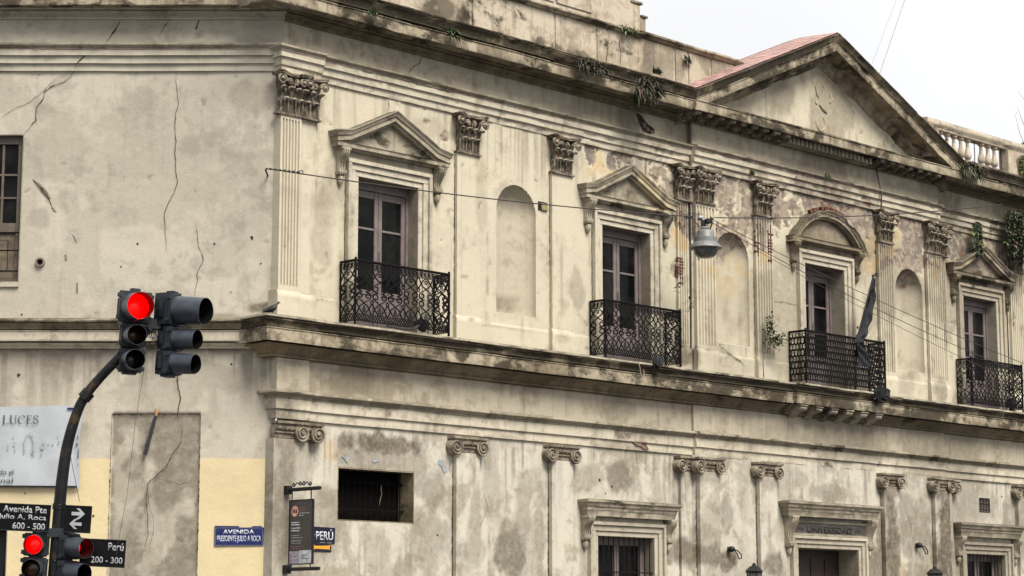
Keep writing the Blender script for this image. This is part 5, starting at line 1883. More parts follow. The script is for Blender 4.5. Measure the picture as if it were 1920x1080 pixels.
for (px_, py_, w_, h_) in ((27, 833, 4, 9), (25, 820, 2, 4), (28, 844, 2, 7), (15, 838, 2, 12), (78, 850, 3, 6), (80, 836, 7, 14), (91, 832, 2, 5), (99, 832, 3, 6), (110, 830, 3, 7), (109, 818, 2, 5)):
    q = onL(px_, py_, .09)
    x, z = q[0] - bu1, q[1] - bz0
    s = .0047
    dr.poly_n([(x - w_ * s, z - h_ * s * .8), (x + w_ * s * .7, z - h_ * s), (x + w_ * s, z + h_ * s * .6), (x - w_ * s * .5, z + h_ * s)], .043, .046)
dr.build('faded_drawing', M['ink2'], t, W, smooth=0)['kind'] = 'stuff'

# ---- blue enamel street plates
u0, z1 = onL(403, 986)
u1, z0 = onL(494, 1024)
W = at(FL, (u0 + u1) / 2, .006, z0)
w2, hh = (u1 - u0) / 2, z1 - z0
t = thing('street_plate', 'chipped blue enamel plate reading AVENIDA PRESIDENTE JULIO A ROCA on the cream painted wall', 'street sign', W, 'enamel street plates')
pp = [(-w2, 0), (w2, .006), (w2 + .005, hh - .03), (w2 - .03, hh - .025), (w2 - .04, hh - .002), (w2 * .55, hh - .006), (w2 * .50, hh - .026), (w2 * .2, hh - .030), (.0, hh - .026), (-.01, hh - .004), (-w2 * .5, hh - .002), (-w2, hh)]
MB().poly_n(pp, 0, .014).build('plate', M['enamel'], t, W, smooth=0)
MB().box(-w2 + .02, w2 - .02, .0145, .0165, .012, .017).box(-w2 + .02, w2 - .045, .0145, .0165, hh - .040, hh - .036).box(-w2 + .016, -w2 + .02, .0145, .0165, .012, hh - .036).box(w2 - .02, w2 - .016, .0145, .0165, .012, hh - .045).build('border', M['dimwhite'], t, W, smooth=0)
lettering(t, W @ Matrix.Translation((0, -.0145, 0)), 'AVENIDA', .075, w2 * 1.28, .02, .002, M['enamel_white'], -.01, hh * .705)
lettering(t, W @ Matrix.Translation((0, -.0145, 0)), 'PRESIDENTE JULIO A ROCA', .135, w2 * 1.80, .012, .002, M['enamel_white'], 0, hh * .33)
u0, z1 = .70, 3.43
u1, z0 = 1.385, 3.14
W = at(FR, (u0 + u1) / 2, .006, z0)
w2, hh = (u1 - u0) / 2, z1 - z0
t = thing('street_plate', 'small navy enamel plate reading PERU beside the hanging museum panel, half hidden by it', 'street sign', W, 'enamel street plates')
MB().poly_n([(-w2, 0), (w2 - .01, .0), (w2, hh - .01), (w2 - .02, hh), (-w2, hh + .01)], 0, .014).build('plate', M['enamel_dark'], t, W, smooth=0)
lettering(t, W @ Matrix.Translation((0, -.0145, 0)), 'PERÚ', .20, .40, .012, .002, M['enamel_white'], .09, hh * .54)
MB().box(-.24, -.13, .0145, .0165, hh * .5, hh * .53).box(-.02, .10, .0145, .0165, .012, .02).box(.14, .26, .0145, .0165, .010, .018).build('worn_dash', M['dimwhite'], t, W, smooth=0)
W = at(FR, 1.00, .006, 2.99)
t = thing('arrow_plate', 'dark plate with a yellow arrow pointing left, right below the PERU plate', 'sign', W)
MB().box(-.32, .30, 0, .012, 0, .135).build('plate', M['enamel_dark'], t, W, smooth=0)
MB().poly_n([(-.22, .075), (-.10, .125), (-.11, .10), (.24, .115), (.28, .13), (.255, .075), (.27, .03), (.22, .045), (-.11, .05), (-.09, .025)], .0125, .016).build('arrow', M['yellow'], t, W, smooth=0)

# ---- museum panel hung square to the wall on two brackets
W = at(FR, .16, .10, 2.62)
t = thing('museum_sign', 'tall charcoal museum panel hung between two black brackets at the corner', 'sign', W)
bks = [MB(), MB()]
for z, bk in zip((1.435, .03), bks):
    bk.box(-.06, .06, -.05, .10, z - .075, z + .075)
    bk.tube([(0, .08, z), (0, .93, z), (0, .95, z)], [.035, .035, .03], 8)
for n in (.17, .70):
    bks[0].tube([(0, n, 1.44), (0, n, 1.24)], .011, 6)
    bks[1].tube([(0, n, .12), (0, n, .0)], .011, 6)
for bk in bks:
    bk.build('bracket', M['black'], t, W)
orn = MB()
for s in (-1, 1):
    c = .44
    orn.tube([(0, c + s * (.045 + x), 1.545 + y) for x, y in rings((0, 0), .045, 14, PI, 1.15, .012)], .010, 5)
    orn.tube([(0, c + s * x, 1.47 + y) for x, y in bez((.02, .05), (.08, .0), (.10, .11), (.15, .08)) + bez((.15, .08), (.20, .04), (.22, -.02), (.27, .06))[1:]], .010, 5)
    orn.tube([(0, c + s * (.24 + x), 1.53 + y) for x, y in rings((0, 0), .035, 12, -PI / 2, -.8, .012)], .010, 5)
orn.build('scroll_crest', M['black'], t, W)
PW = W @ Matrix.Translation((0, -.44, .12)) @ Matrix.Rotation(-PI / 2, 4, 'Z')          # panel face looks back along the street
pw, ph = .31, 1.12
MB().box(-pw, pw, -.012, .012, 0, ph).build('panel', M['plate_grey'], t, PW, smooth=0)
MB().box(-pw - .02, -pw, -.02, .02, -.01, ph + .01).box(pw, pw + .02, -.02, .02, -.01, ph + .01).box(-pw, pw, -.02, .02, ph, ph + .012).box(-pw, pw, -.02, .02, -.012, 0).build('rim', M['black'], t, PW, smooth=0)
MB().lathe([(.095, 0), (.095, .003), (.001, .0031)], (-.17, .0122, ph - .19), 24, Matrix.Rotation(-PI / 2, 3, 'X')).build('round_emblem', M['pink'], t, PW)
em = MB()
for i in (-1, 0, 1):
    em.poly_n([(-.17 + i * .045 - .016, ph - .225), (-.17 + i * .045 + .016, ph - .225), (-.17 + i * .045 + .016, ph - .175), (-.17 + i * .045 + .008, ph - .155), (-.17 + i * .045 - .008, ph - .155), (-.17 + i * .045 - .016, ph - .175)], .0154, .017)
em.build('arches', M['plate_grey'], t, PW, smooth=0)


def small_print(lines, mat):
    mb = MB()
    rn = random.Random(3)
    for x, z, w_, h_ in lines:
        c = x
        while c < x + w_:
            k2 = min(.008 + rn.random() * .022, x + w_ - c)
            mb.box(c, c + k2, .0122, .0138, z, z + h_ * (.8 + .4 * rn.random()))
            c += k2 + .006
    mb.build('small_print', mat, t, PW, smooth=0)['kind'] = 'stuff'


small_print([(-.05, ph - .15, .2, .016), (-.05, ph - .195, .2, .016), (-.265, .30, .36, .013), (-.265, .265, .24, .013)], M['dimpink'])
small_print([(-.05, ph - .235, .28, .012), (-.05, ph - .275, .12, .012), (-.265, ph - .40, .22, .02), (-.265, ph - .44, .24, .02), (-.265, ph - .50, .25, .022), (-.265, ph - .545, .22, .022)], M['paleprint'])
small_print([(-.265, ph - .625, .23, .014), (-.265, ph - .665, .32, .014), (-.265, ph - .72, .28, .014), (-.265, ph - .76, .28, .014)], M['dimwhite'])
MB().box(-pw + .004, -.035, .0122, .0138, .008, .225).build('left_field', M['mauveprint'], t, PW, smooth=0)
MB().box(-.033, pw - .004, .0122, .0138, .008, .235).build('right_field', M['paleprint'], t, PW, smooth=0)
mb = MB()
for x, z, w_ in ((.03, .145, .16), (.03, .115, .09), (.03, .085, .20), (.01, .14, .012), (.01, .09, .012)):
    mb.box(x, x + w_, .0139, .0150, z, z + .013)
mb.build('small_print', M['ink'], t, PW, smooth=0)['kind'] = 'stuff'
MB().box(-.26, -.20, .0139, .0150, .09, .115).box(-.19, -.07, .0139, .0150, .09, .105).build('small_print', M['paleprint'], t, PW, smooth=0)

# ---- charred batten hanging on the bricked-up doorway
u0, z0 = onL(272, 853, .02)
u1, z1 = onL(296, 768, .02)
W = at(FL, u0, .012, z0)
t = thing('charred_batten', 'burnt black batten with a rusty tip leaning on the walled-up doorway', 'batten', W)
d = Vector((u1 - u0, z1 - z0))
nrm = Vector((d.y, -d.x)).normalized()
L_, R_ = [], []
rnd = random.Random(4)
for i in range(15):
    s = .86 * i / 14
    c = d * s
    a, b = .030 + rnd.random() * .018 - .014 * s, .030 + .006 * rnd.random() - .014 * s
    L_.append((c.x - nrm.x * a, c.y - nrm.y * a))
    R_.append((c.x + nrm.x * b, c.y + nrm.y * b))
MB().poly_n(L_ + R_[::-1], .0, .045).build('batten', M['char'], t, W, smooth=0)
MB().poly_n([tuple(d * .865 - nrm * .020), tuple(d * .865 + nrm * .018), tuple(d * 1.0 + nrm * .022), tuple(d * 1.0 - nrm * .018)], .005, .03).build('rusty_tip', M['orange'], t, W, smooth=0)

# ---- recessed junction box
W = at(FR, 6.85, 0, 10.10)
t = thing('junction_box', 'small greenish electrical box set in the wall right of the first niche', 'junction box', W)
MB().box(-.13, .13, 0, .012, 0, .18).build('back_plate', M['black'], t, W, smooth=0)
MB().box(-.05, .13, .012, .035, .005, .15).build('cover', M['greenbox'], t, W, smooth=0, bevel=.004)

# ---- floodlights lying on the ledge by the balconies
def floodlight(u, n, z, size, rz, label):
    W = at(FR, u, n, z) @ Matrix.Rotation(rz, 4, 'Z')
    t = thing('floodlight', label, 'floodlight', W, 'floodlights on the ledge')
    s = size
    pr = [(-.10 * s, .02 * s), (.12 * s, .06 * s), (.16 * s, .30 * s), (-.02 * s, .36 * s), (-.14 * s, .24 * s)]
    MB().poly_u(pr, -.22 * s, .22 * s).build('housing', M['signal'], t, W, smooth=0, bevel=.02 * s)
    MB().poly_u([(.125 * s, .085 * s), (.135 * s, .083 * s), (.170 * s, .275 * s), (.160 * s, .280 * s)], -.19 * s, .19 * s).build('lens', M['glass'], t, W, smooth=0)
    y = MB()
    for q in (-1, 1):
        y.box(q * .235 * s - .012 * s, q * .235 * s + .012 * s, -.05 * s, .03 * s, -.02 * s, .22 * s)
    y.box(-.245 * s, .245 * s, -.05 * s, .05 * s, -.03 * s, -.005 * s)
    y.build('yoke', M['black'], t, W, smooth=0)
    fins = MB()
    for i in range(6):
        fins.box((-.18 + i * .072) * s - .006 * s, (-.18 + i * .072) * s + .006 * s, -.2 * s, -.10 * s, .08 * s, .24 * s)
    fins.build('cooling_fins', M['black'], t, W, smooth=0)
    MB().tube([(-.1 * s, -.1 * s, .1 * s), (-.4 * s, -.1 * s, .0), (-.75 * s, 0, -.02 * s)], .018 * s, 6).build('lead', M['cable'], t, W)
    return t


floodlight(3.25, .30, 7.23, .62, .5, 'small black floodlight behind the bars of the left balcony')
floodlight(9.72, .62, 7.06, .60, .9, 'small black floodlight on the ledge below the second balcony')
floodlight(17.62, .72, 6.93, .95, .35, 'large grey floodlight on the ledge below the flag')
floodlight(23.9, .34, 7.23, .75, .4, 'black floodlight inside the balcony at the right edge')
# loose cable along the first balcony and a loop below the second
o_ = MB().tube([(2.2, .47, 7.19), (2.55, .50, 7.17), (2.85, .50, 7.20), (3.1, .42, 7.32), (3.2, .35, 7.36)], .022, 6).build('loose_cable', M['cable'], None, FR)
tag(o_, 'thick black cable lying along the foot of the left balcony', 'cable')
o_ = MB().tube([(9.15, .55, 7.12), (9.18, .57, 7.0), (9.2, .57, 6.86), (9.25, .57, 6.80), (9.31, .57, 6.86), (9.29, .57, 6.98)], .013, 6).build('cable_loop', M['ionic'], None, FR)
tag(o_, 'pale loop of cable hanging over the ledge below the second balcony', 'cable')

# ---- wall lanterns and spotlight brackets at the bottom edge
def lantern(u, n0, zt, label):
    W = at(FR, u, n0 + .32, zt - .62)
    t = thing('wall_lantern', label, 'lantern', W, 'lanterns beside the doorway')
    fr = MB().lathe([(.10, 0), (.12, .02), (.10, .03)], (0, 0, 0), 6)
    for i in range(6):
        a = 2 * PI * i / 6
        fr.tube([(.10 * math.cos(a), .10 * math.sin(a), .02), (.165 * math.cos(a), .165 * math.sin(a), .42)], .010, 5)
    fr.lathe([(.175, .42), (.185, .44), (.175, .45)], (0, 0, 0), 6)
    fr.build('frame', M['black'], t, W, smooth=0)
    MB().lathe([(.20, .45), (.20, .46), (.10, .56), (.045, .58), (.04, .61), (.015, .64), (.001, .645)], (0, 0, 0), 6).build('cap', M['black'], t, W, smooth=0)
    MB().lathe([(.092, .03), (.158, .42)], (0, 0, 0), 6).build('panes', M['lampglass'], t, W, smooth=0)
    MB().tube([(0, -.32, .10), (0, -.15, -.05), (0, 0, 0)], .018, 6).box(-.04, .04, -.335, -.31, .02, .18).build('wall_arm', M['black'], t, W)
    return t


lantern(13.03, PR_, 3.02, 'black lantern left of the doorway, only its hipped cap in view')
lantern(20.00, PR_, 3.10, 'black lantern right of the doorway by the stained pilaster')


def spot(u, n0, z, fl_, label):
    W = at(FR, u, n0, z)
    t = thing('spotlight_bracket', label, 'bracket', W, 'iron brackets above the lanterns')
    MB().ball((-.02 * fl_, .10, .05), .075, 10, 6, (1.1, 1.2, .9)).box(-.05, .05, 0, .06, .0, .10).build('knob', M['black'], t, W)
    MB().tube([(0, .10, .05), (.12 * fl_, .16, .02), (.24 * fl_, .16, -.06), (.28 * fl_, .14, -.14), (.22 * fl_, .12, -.16), (.14 * fl_, .14, -.06), (.04, .12, .04)], .014, 6).build('loop', M['black'], t, W)
    return t


spot(12.55, PR_, 3.28, 1, 'black iron bracket with a loop above the left lantern')
spot(19.72, PR_, 3.56, 1, 'black iron bracket with a drooping loop above the right lantern')

# ---- furled flag on a staff at the middle balcony
W = at(FR, 16.78, .64, 8.1)
t = thing('flag', 'limp faded grey flag hanging from a staff tied to the middle balcony', 'flag', W)
top = Vector((.62, .08, 1.80))
MB().tube([(-.03, -.06, -1.05), (0, 0, .2), tuple(top)], .022, 7).ball(tuple(top), .035, 8, 6).build('staff', M['black'], t, W)
def fl_pt(px, py, n=.70):
    u_, z_ = onR(px, py, n)
    return np.array([u_ - 16.78, z_ - 8.1])


def cloth(lefts, rights, nm, seed, folds):
    Lp, Rp = [fl_pt(*p) for p in lefts], [fl_pt(*p) for p in rights]
    rows = []
    for j in range(31):
        v = j / 30 * (len(Lp) - 1)
        i = min(int(v), len(Lp) - 2)
        l_, r2 = Lp[i] + (Lp[i + 1] - Lp[i]) * (v - i), Rp[i] + (Rp[i + 1] - Rp[i]) * (v - i)
        wd = float(np.hypot(*(r2 - l_)))
        r_ = []
        for q in range(17):
            s = q / 16
            p = l_ + (r2 - l_) * s
            r_.append((p[0] + .012 * math.sin(v * 5 + s * 4), .05 + min(.05, wd * .3) * math.sin(s * folds + v * 1.3 + seed) + .02 * math.sin(s * 15 - v * 4), p[1] + .012 * math.sin(s * 7 + v)))
        rows.append(r_)
    MB().sheet(rows).sheet([[(p[0], p[1] - .006, p[2]) for p in r] for r in rows]).build(nm, M['flag'], t, W, smooth=70, fix=False)


cloth([(1636, 520), (1629, 555), (1621, 590), (1614, 620), (1606, 642)], [(1640, 522), (1641, 560), (1638, 600), (1629, 623), (1613, 642)], 'cloth', 0, 8.5)
cloth([(1605, 640), (1606, 660), (1611, 686)], [(1615, 640), (1624, 662), (1633, 688)], 'cloth_tail', 1, 6)
MB().tube([(-.06, .0, .10), (0, .06, .08), (.06, .0, .07)], .03, 6).build('tie', M['black'], t, W)

# ---- street lamp on a cable
ua_, za_ = onR(500, 316, .30)
A = Vector((*(FR @ Vector((ua_, -.30, 0)))[:2], za_))
LP = atD(1322, 408, 44.5)
E_ = Vector((*(FR @ Vector((23.6, -.45, 0)))[:2], 12.55))
vv = lambda p: (p[0], -p[1], p[2])


def sag(a, b, s, k_=24):
    return [vv(a.lerp(b, i / k_) - Vector((0, 0, s * 4 * (i / k_) * (1 - i / k_)))) for i in range(k_ + 1)]


W = Matrix.Translation(LP)
t = thing('hanging_street_lamp', 'galvanised street lamp with a smoked bowl slung from a cable before the peeling wall', 'street lamp', W)
MB().lathe([(.02, -.27), (.12, -.265), (.165, -.285), (.185, -.31), (.192, -.42), (.20, -.43), (.245, -.44), (.25, -.54), (.345, -.63), (.36, -.665), (.34, -.68), (.25, -.675), (.01, -.67)], (0, 0, 0), 28).build('hood', M['galv'], t, W, smooth=35)
MB().lathe([(.272, -.66), (.268, -.70), (.24, -.79), (.18, -.85), (.08, -.88), (.001, -.885)], (0, 0, 0), 28).build('bowl', M['lampglass'], t, W, smooth=60)
hg = MB().box(-.09, .02, -.03, .03, -.28, -.06).lathe([(.02, -.09), (.075, -.07), (.075, -.0), (.04, .03), (.02, .03)], (.06, 0, -.05), 12)
hg.tube([(-.16, 0, -.02), (-.05, 0, -.07), (.06, 0, -.07), (.17, 0, -.02)], .022, 6)
hg.tube([(.12, 0, .02), (.15, 0, -.12), (.10, 0, -.26)], .018, 6).tube([(-.30, 0, .0), (-.22, 0, -.08), (-.12, .03, -.22)], .012, 5)
hg.build('hanger', M['black'], t, W)
MB().ball((-.095, .02, .0), .055, 12, 8, (1, 1, .8)).build('insulator', M['paleprint'], t, W)
MB().lathe([(.10, -.285), (.115, -.24), (.07, -.20), (.02, -.20)], (-.01, 0, 0), 14).box(.12, .19, -.04, .04, -.42, -.33).build('clamp', M['galv'], t, W)
o_ = MB()
o_.tube(sag(A, LP + Vector((-.25, 0, .02)), .10), .0125, 5)
o_.tube(sag(LP + Vector((.2, 0, 0)), E_, .12), .0125, 5)
dA = (LP - A).normalized()
for i in range(7):
    p = A + dA * (.08 + .10 * i)
    o_.ball(vv(p), .022, 6, 4, (1.6, 1, 1))
o_.tube([vv(A + dA * .75 + Vector((x * .9, 0, z))) for x, z in rings((0, 0), .035, 10)], .010, 5)
o_.tube([vv(LP + Vector((-.42 + .04 * i, 0, .015 * (1 if i % 2 else -1)))) for i in range(5)], .03, 6)
o_.tube([vv(A), vv(A + Vector((-.03, .10, -.01))), vv(Vector((A.x - .05, CY + .02, A.z)))], .018, 6)
o_ = o_.build('suspension_cable', M['cable'])
tag(o_, 'steel suspension cable crossing the upper facade and carrying the lamp', 'cable')
for nm, lab, pa, s, nf in (('feed_cable', 'upper of the two cables running from the lamp down to the right edge', (1920, 672), .35, 3.4), ('feed_cable', 'lower of the two cables running from the lamp down to the right edge', (1920, 684), .55, 3.4)):
    u, z = onR(pa[0], pa[1], nf)
    P_ = FR @ Vector((u, -nf, z))
    P2 = LP + (P_ - LP) * 1.35
    st = LP + Vector((.13, 0, -.03 if s < .5 else -.10))
    o_ = MB().tube(sag(st, P2, s * .5, 40), .008, 5).build(nm, M['cable'])
    tag(o_, lab, 'cable', 'cables from the lamp')
# thin wire looped from the middle window down to the right
u, z = onR(1500, 510, 1.2)
a_ = FR @ Vector((u, -1.2, z))
u, z = onR(1815, 668, 3.0)
b_ = FR @ Vector((u, -3.0, z))
o_ = MB().tube(sag(a_ + (a_ - b_) * .25, b_ + (b_ - a_) * .5, .12, 30), .006, 4).build('thin_wire', M['cable'])
tag(o_, 'thin slack wire below the lamp cables, crossing the flag', 'wire')
# guy wires in the sky
for dx, lab in ((0, 'darker of the two thin guy wires against the sky'), (-22, 'fainter of the two thin guy wires against the sky')):
    a_, b_ = atD(1640 + dx, 165, 75), atD(1720 + dx * .6, -70, 75)
    o_ = MB().tube([vv(a_ + (a_ - b_) * .2), vv(b_ + (b_ - a_) * 3)], .016 if dx == 0 else .009, 5).build('guy_wire', M['wire_grey'])
    tag(o_, lab, 'wire', 'guy wires in the sky')

# ---- pigeon on the end of the ledge
u, z = onR(513, 588, .30)
W = at(FR, u - .02, .28, 7.13, math.radians(-20))
pg = MB()
sp = [(-.17, .075, .010, .028), (-.13, .085, .018, .035), (-.09, .10, .042, .045), (-.04, .118, .062, .060), (.01, .135, .072, .066), (.05, .155, .066, .060), (.08, .185, .046, .044), (.095, .215, .034, .034), (.105, .238, .030, .029), (.125, .250, .022, .022), (.14, .247, .009, .009)]
rows = []
for x, zz, rw, rh in sp:
    rows.append([(x + .0 * j, rw * math.cos(2 * PI * j / 12), zz + rh * math.sin(2 * PI * j / 12)) for j in range(13)])
pg.sheet(rows)
pgo = pg.build('pigeon', M['pigeon'], None, W @ Matrix.Rotation(0, 4, 'Z'), smooth=180)
tag(pgo, 'dark pigeon perched on the corner of the ledge beside the fluted pilaster', 'pigeon')
MB().lathe([(.007, 0), (.001, .022)], (.143, 0, .246), 6, Matrix.Rotation(PI / 2, 3, 'Y')).build('beak', M['beak'], pgo, W)
for s in (-1, 1):
    MB().sheet([[(-.15 + .17 * i / 6, s * (.055 + .02 * math.sin(PI * i / 6)), .085 + .05 * i / 6 + (.045 * (j / 3)) * math.sin(PI * (i + 1) / 8)) for j in range(4)] for i in range(7)]).build('wing', M['pigeon'], pgo, W, fix=False)
    MB().tube([(.01, s * .025, .08), (.015, s * .025, .005), (.04, s * .03, .003)], .006, 5).build('leg', M['beak'], pgo, W)

# ================================================================ plants growing from the building
def blade(mb, p, d, L_, w, droop, rnd, fold=.25):
    """one leaf: a bent, folded strip"""
    d = Vector(d).normalized()
    side = d.cross(Vector((rnd.uniform(-.3, .3), rnd.uniform(-.3, .3), 1)))
    if side.length < 1e-3:
        side = Vector((1, 0, 0))
    side.normalize()
    up = side.cross(d)
    rows = []
    for i in range(4):
        t = i / 3
        c = Vector(p) + d * L_ * t + Vector((0, 0, -droop * L_ * t * t))
        ww = w * (.35, 1, .85, .06)[i]
        rows.append([tuple(c - side * ww + up * ww * fold), tuple(c), tuple(c + side * ww + up * ww * fold)])
    mb.sheet(rows)


def tuft(u, n, z, size, count, label, mats=('leaf_dark',), frame=FR, droop=.9, spread=1.0, upw=.4, name='fern_tuft', leaf=(.16, .016), stretch=(1, 1, 1), seed=1, group='tufts growing from the cornice', hang=0.0, cat='plant'):
    rnd = random.Random(seed)
    W = at(frame, u, n, z)
    t = thing(name, label, cat, W, group)
    stm = MB()
    for _ in range(max(3, count // 25)):
        a = rnd.uniform(-1, 1)
        stm.tube([(0, 0, 0), (a * size * .3, size * .2 * rnd.random(), size * .2), (a * size * .6 * stretch[0], size * .3, size * (.1 - hang * rnd.random()))], .006, 4)
    stm.build('stems', M['stem'], t, W)
    for mi, mat in enumerate(mats):
        mb = MB()
        for _ in range(count // len(mats)):
            a = rnd.uniform(0, 2 * PI)
            r = size * rnd.random() ** .6
            o_ = Vector((r * math.cos(a) * stretch[0], abs(r * math.sin(a)) * .45 * stretch[1], (rnd.random() - .5) * size * .5 * stretch[2] - hang * size * rnd.random() ** 1.2 * stretch[2]))
            d = Vector((rnd.uniform(-1, 1) * spread, rnd.uniform(-.1, .9), rnd.uniform(-.6, 1) * .8 + upw))
            blade(mb, o_, d, leaf[0] * rnd.uniform(.5, 1.4), leaf[1] * rnd.uniform(.6, 1.4), droop * rnd.uniform(.3, 1.5), rnd)
        mb.build('leaves', M[mat], t, W, fix=False, smooth=0)
    return t


G1 = 'weeds rooted along the gutter'
tuft(1.55, .70, 13.05, .10, 60, 'small bright green weed on the gutter above the corner', ('leaf', 'leaf_dark'), group=G1, leaf=(.11, .018), seed=3)
tuft(3.62, .68, 13.10, .14, 70, 'green weed hanging below the gutter left of the mossy stains', ('leaf', 'leaf_dark'), group=G1, leaf=(.13, .02), seed=4, hang=.5)
tuft(2.95, .30, 13.42, .12, 60, 'dark weed on top of the gutter at the foot of the attic wall', ('leaf_dark',), group=G1, leaf=(.10, .016), seed=5)
tuft(7.55, .68, 13.20, .30, 600, 'dark drooping clump at the gutter, left of the largest one', ('leaf_dark', 'leaf_dry'), group=G1, leaf=(.15, .010), seed=6, hang=.5, stretch=(1.9, 1, .7))
tuft(9.30, .72, 13.12, .34, 900, 'largest shaggy clump hanging over the gutter, with purplish dead leaves', ('leaf_dark', 'leaf_dry'), group=G1, leaf=(.22, .011), seed=7, hang=.9, stretch=(1.1, 1, 1))
tuft(9.25, .40, 12.86, .20, 120, 'yellow-green trailing weed under the largest gutter clump', ('leaf_yel', 'leaf_dark'), group=G1, leaf=(.12, .010), seed=8, hang=1.1, stretch=(1.0, .5, 1.2))
tuft(9.95, .45, 13.50, .12, 70, 'small dark green shrub standing on the gutter right of the largest clump', ('leaf_dark', 'leaf'), group=G1, leaf=(.14, .02), seed=9, upw=1.0, droop=.2)
tuft(21.75, .72, 13.22, .34, 900, 'shaggy green clump where the roof pediment meets the balustrade', ('leaf_dark', 'leaf', 'leaf_dry'), group=G1, leaf=(.24, .011), seed=10, hang=.6, stretch=(1.2, 1, 1))
tuft(9.45, .05, 14.45, .16, 90, 'dark fern on the coping beside the stepped block', ('leaf_dark', 'leaf'), leaf=(.15, .02), seed=11, group='weeds on the attic wall', stretch=(1.5, 1, 1))
tuft(11.46, .04, 14.22, .10, 60, 'small dark weed in the joint of the attic wall near the red roof', ('leaf_dark',), leaf=(.10, .02), seed=12, group='weeds on the attic wall', hang=1.2)
tuft(13.50, .20, 11.86, .09, 50, 'tiny yellow-green weed on top of a capital near the lamp', ('leaf_dark', 'leaf_yel'), leaf=(.09, .014), seed=13, group='small weeds on the mouldings', upw=1.0, droop=.1, hang=.4)
tuft(16.20, .30, 12.22, .08, 40, 'tiny green weed on the moulding above the round-headed window', ('leaf', 'leaf_dark'), leaf=(.09, .014), seed=14, group='small weeds on the mouldings')
# the wild growth at the right edge
tuft(24.55, .30, 12.35, .60, 5200, 'big dark mass of creeper smothering the cornice at the right edge', ('leaf_dark', 'leaf_dark', 'leaf', 'leaf_dry'), leaf=(.085, .020), seed=15, group='creepers at the right edge', hang=1.7, stretch=(1.15, 1.3, 1.0), name='creeper')
tuft(22.72, .22, 11.95, .21, 1200, 'narrow green creeper hanging above the right window pediment', ('leaf_dark', 'leaf'), leaf=(.075, .016), seed=16, group='creepers at the right edge', hang=3.9, stretch=(.95, .8, 1.0), name='creeper')
tuft(24.75, .45, 14.0, .22, 600, 'weed climbing the pedestal at the end of the balustrade', ('leaf_dark', 'leaf', 'leaf_yel'), leaf=(.075, .015), seed=17, group='creepers at the right edge', hang=2.4, stretch=(1.2, .6, 1), name='creeper')


def sapling(u, n, z, pts, leaves, label, seed=1, leaf=(.12, .016), mat=('leaf', 'leaf_dark'), r=.012, name='sapling', grp='saplings rooted in the facade'):
    rnd = random.Random(seed)
    W = at(FR, u, n, z)
    t = thing(name, label, 'plant', W, grp)
    st = MB()
    for p in pts:
        st.tube(p, [r * (1 - .7 * i / (len(p) - 1)) for i in range(len(p))], 5)
    st.build('stem', M['stem'], t, W)
    for mi, m_ in enumerate(mat):
        mb = MB()
        for (c, rad, k2) in leaves:
            for _ in range(k2 // len(mat)):
                o_ = Vector(c) + Vector((rnd.gauss(0, 1) * rad[0], rnd.gauss(0, 1) * rad[1], rnd.gauss(0, 1) * rad[2]))
                blade(mb, o_, (rnd.uniform(-1, 1), rnd.uniform(-.6, 1), rnd.uniform(-.2, 1.0)), leaf[0] * rnd.uniform(.6, 1.3), leaf[1] * rnd.uniform(.7, 1.3), .4, rnd)
        mb.build('leaves', M[m_], t, W, fix=False, smooth=0)
    return t


sapling(13.55, .40, 7.17, [[(0, 0, 0), (-.02, 0, .35), (.04, 0, .58), (.14, .02, .75), (.22, .02, .95), (.24, .02, 1.3)], [(.14, .02, .75), (.30, .05, .85), (.46, .05, .90)], [(.04, 0, .58), (.30, .0, .72)]],
        [((.23, .02, 1.12), (.06, .05, .14), 90), ((.34, .05, .86), (.12, .06, .08), 110), ((.58, .05, .85), (.05, .04, .05), 14), ((.65, .05, 1.05), (.04, .03, .05), 8)],
        'young tree with slender leaves rooted on the ledge left of the middle balcony', 21, (.14, .021))
sapling(10.55, .42, 7.9, [[(0, 0, -.4), (.02, 0, .1), (.05, 0, .5), (.06, 0, .95)], [(.02, 0, .35), (.2, .02, .48), (.38, .02, .50), (.43, .02, .66)]],
        [((.05, .0, 1.0), (.06, .03, .07), 16), ((.44, .02, .70), (.04, .03, .04), 8), ((.46, .02, .52), (.02, .02, .03), 3)],
        'thin sprig with two leafy tips rising from the second balcony', 22, (.11, .022), r=.008)
sapling(25.0, .35, 14.38, [[(0, 0, 0), (.10, 0, .45), (.28, 0, .9), (.45, 0, 1.5)], [(.10, 0, .45), (-.1, 0, .7), (-.3, 0, 1.0)], [(.28, 0, .9), (.1, 0, 1.25), (-.25, 0, 1.45)], [(0, 0, 0), (-.25, .0, .35), (-.4, 0, .75)]],
        [((-.4, 0, .75), (.05, .03, .08), 5), ((.0, 0, .02), (.1, .06, .05), 30)], 'bare twiggy plant standing on the balustrade pedestal against the sky', 23, (.08, .014), ('leaf_dark', 'leaf_dry'), .009, 'twiggy_plant')

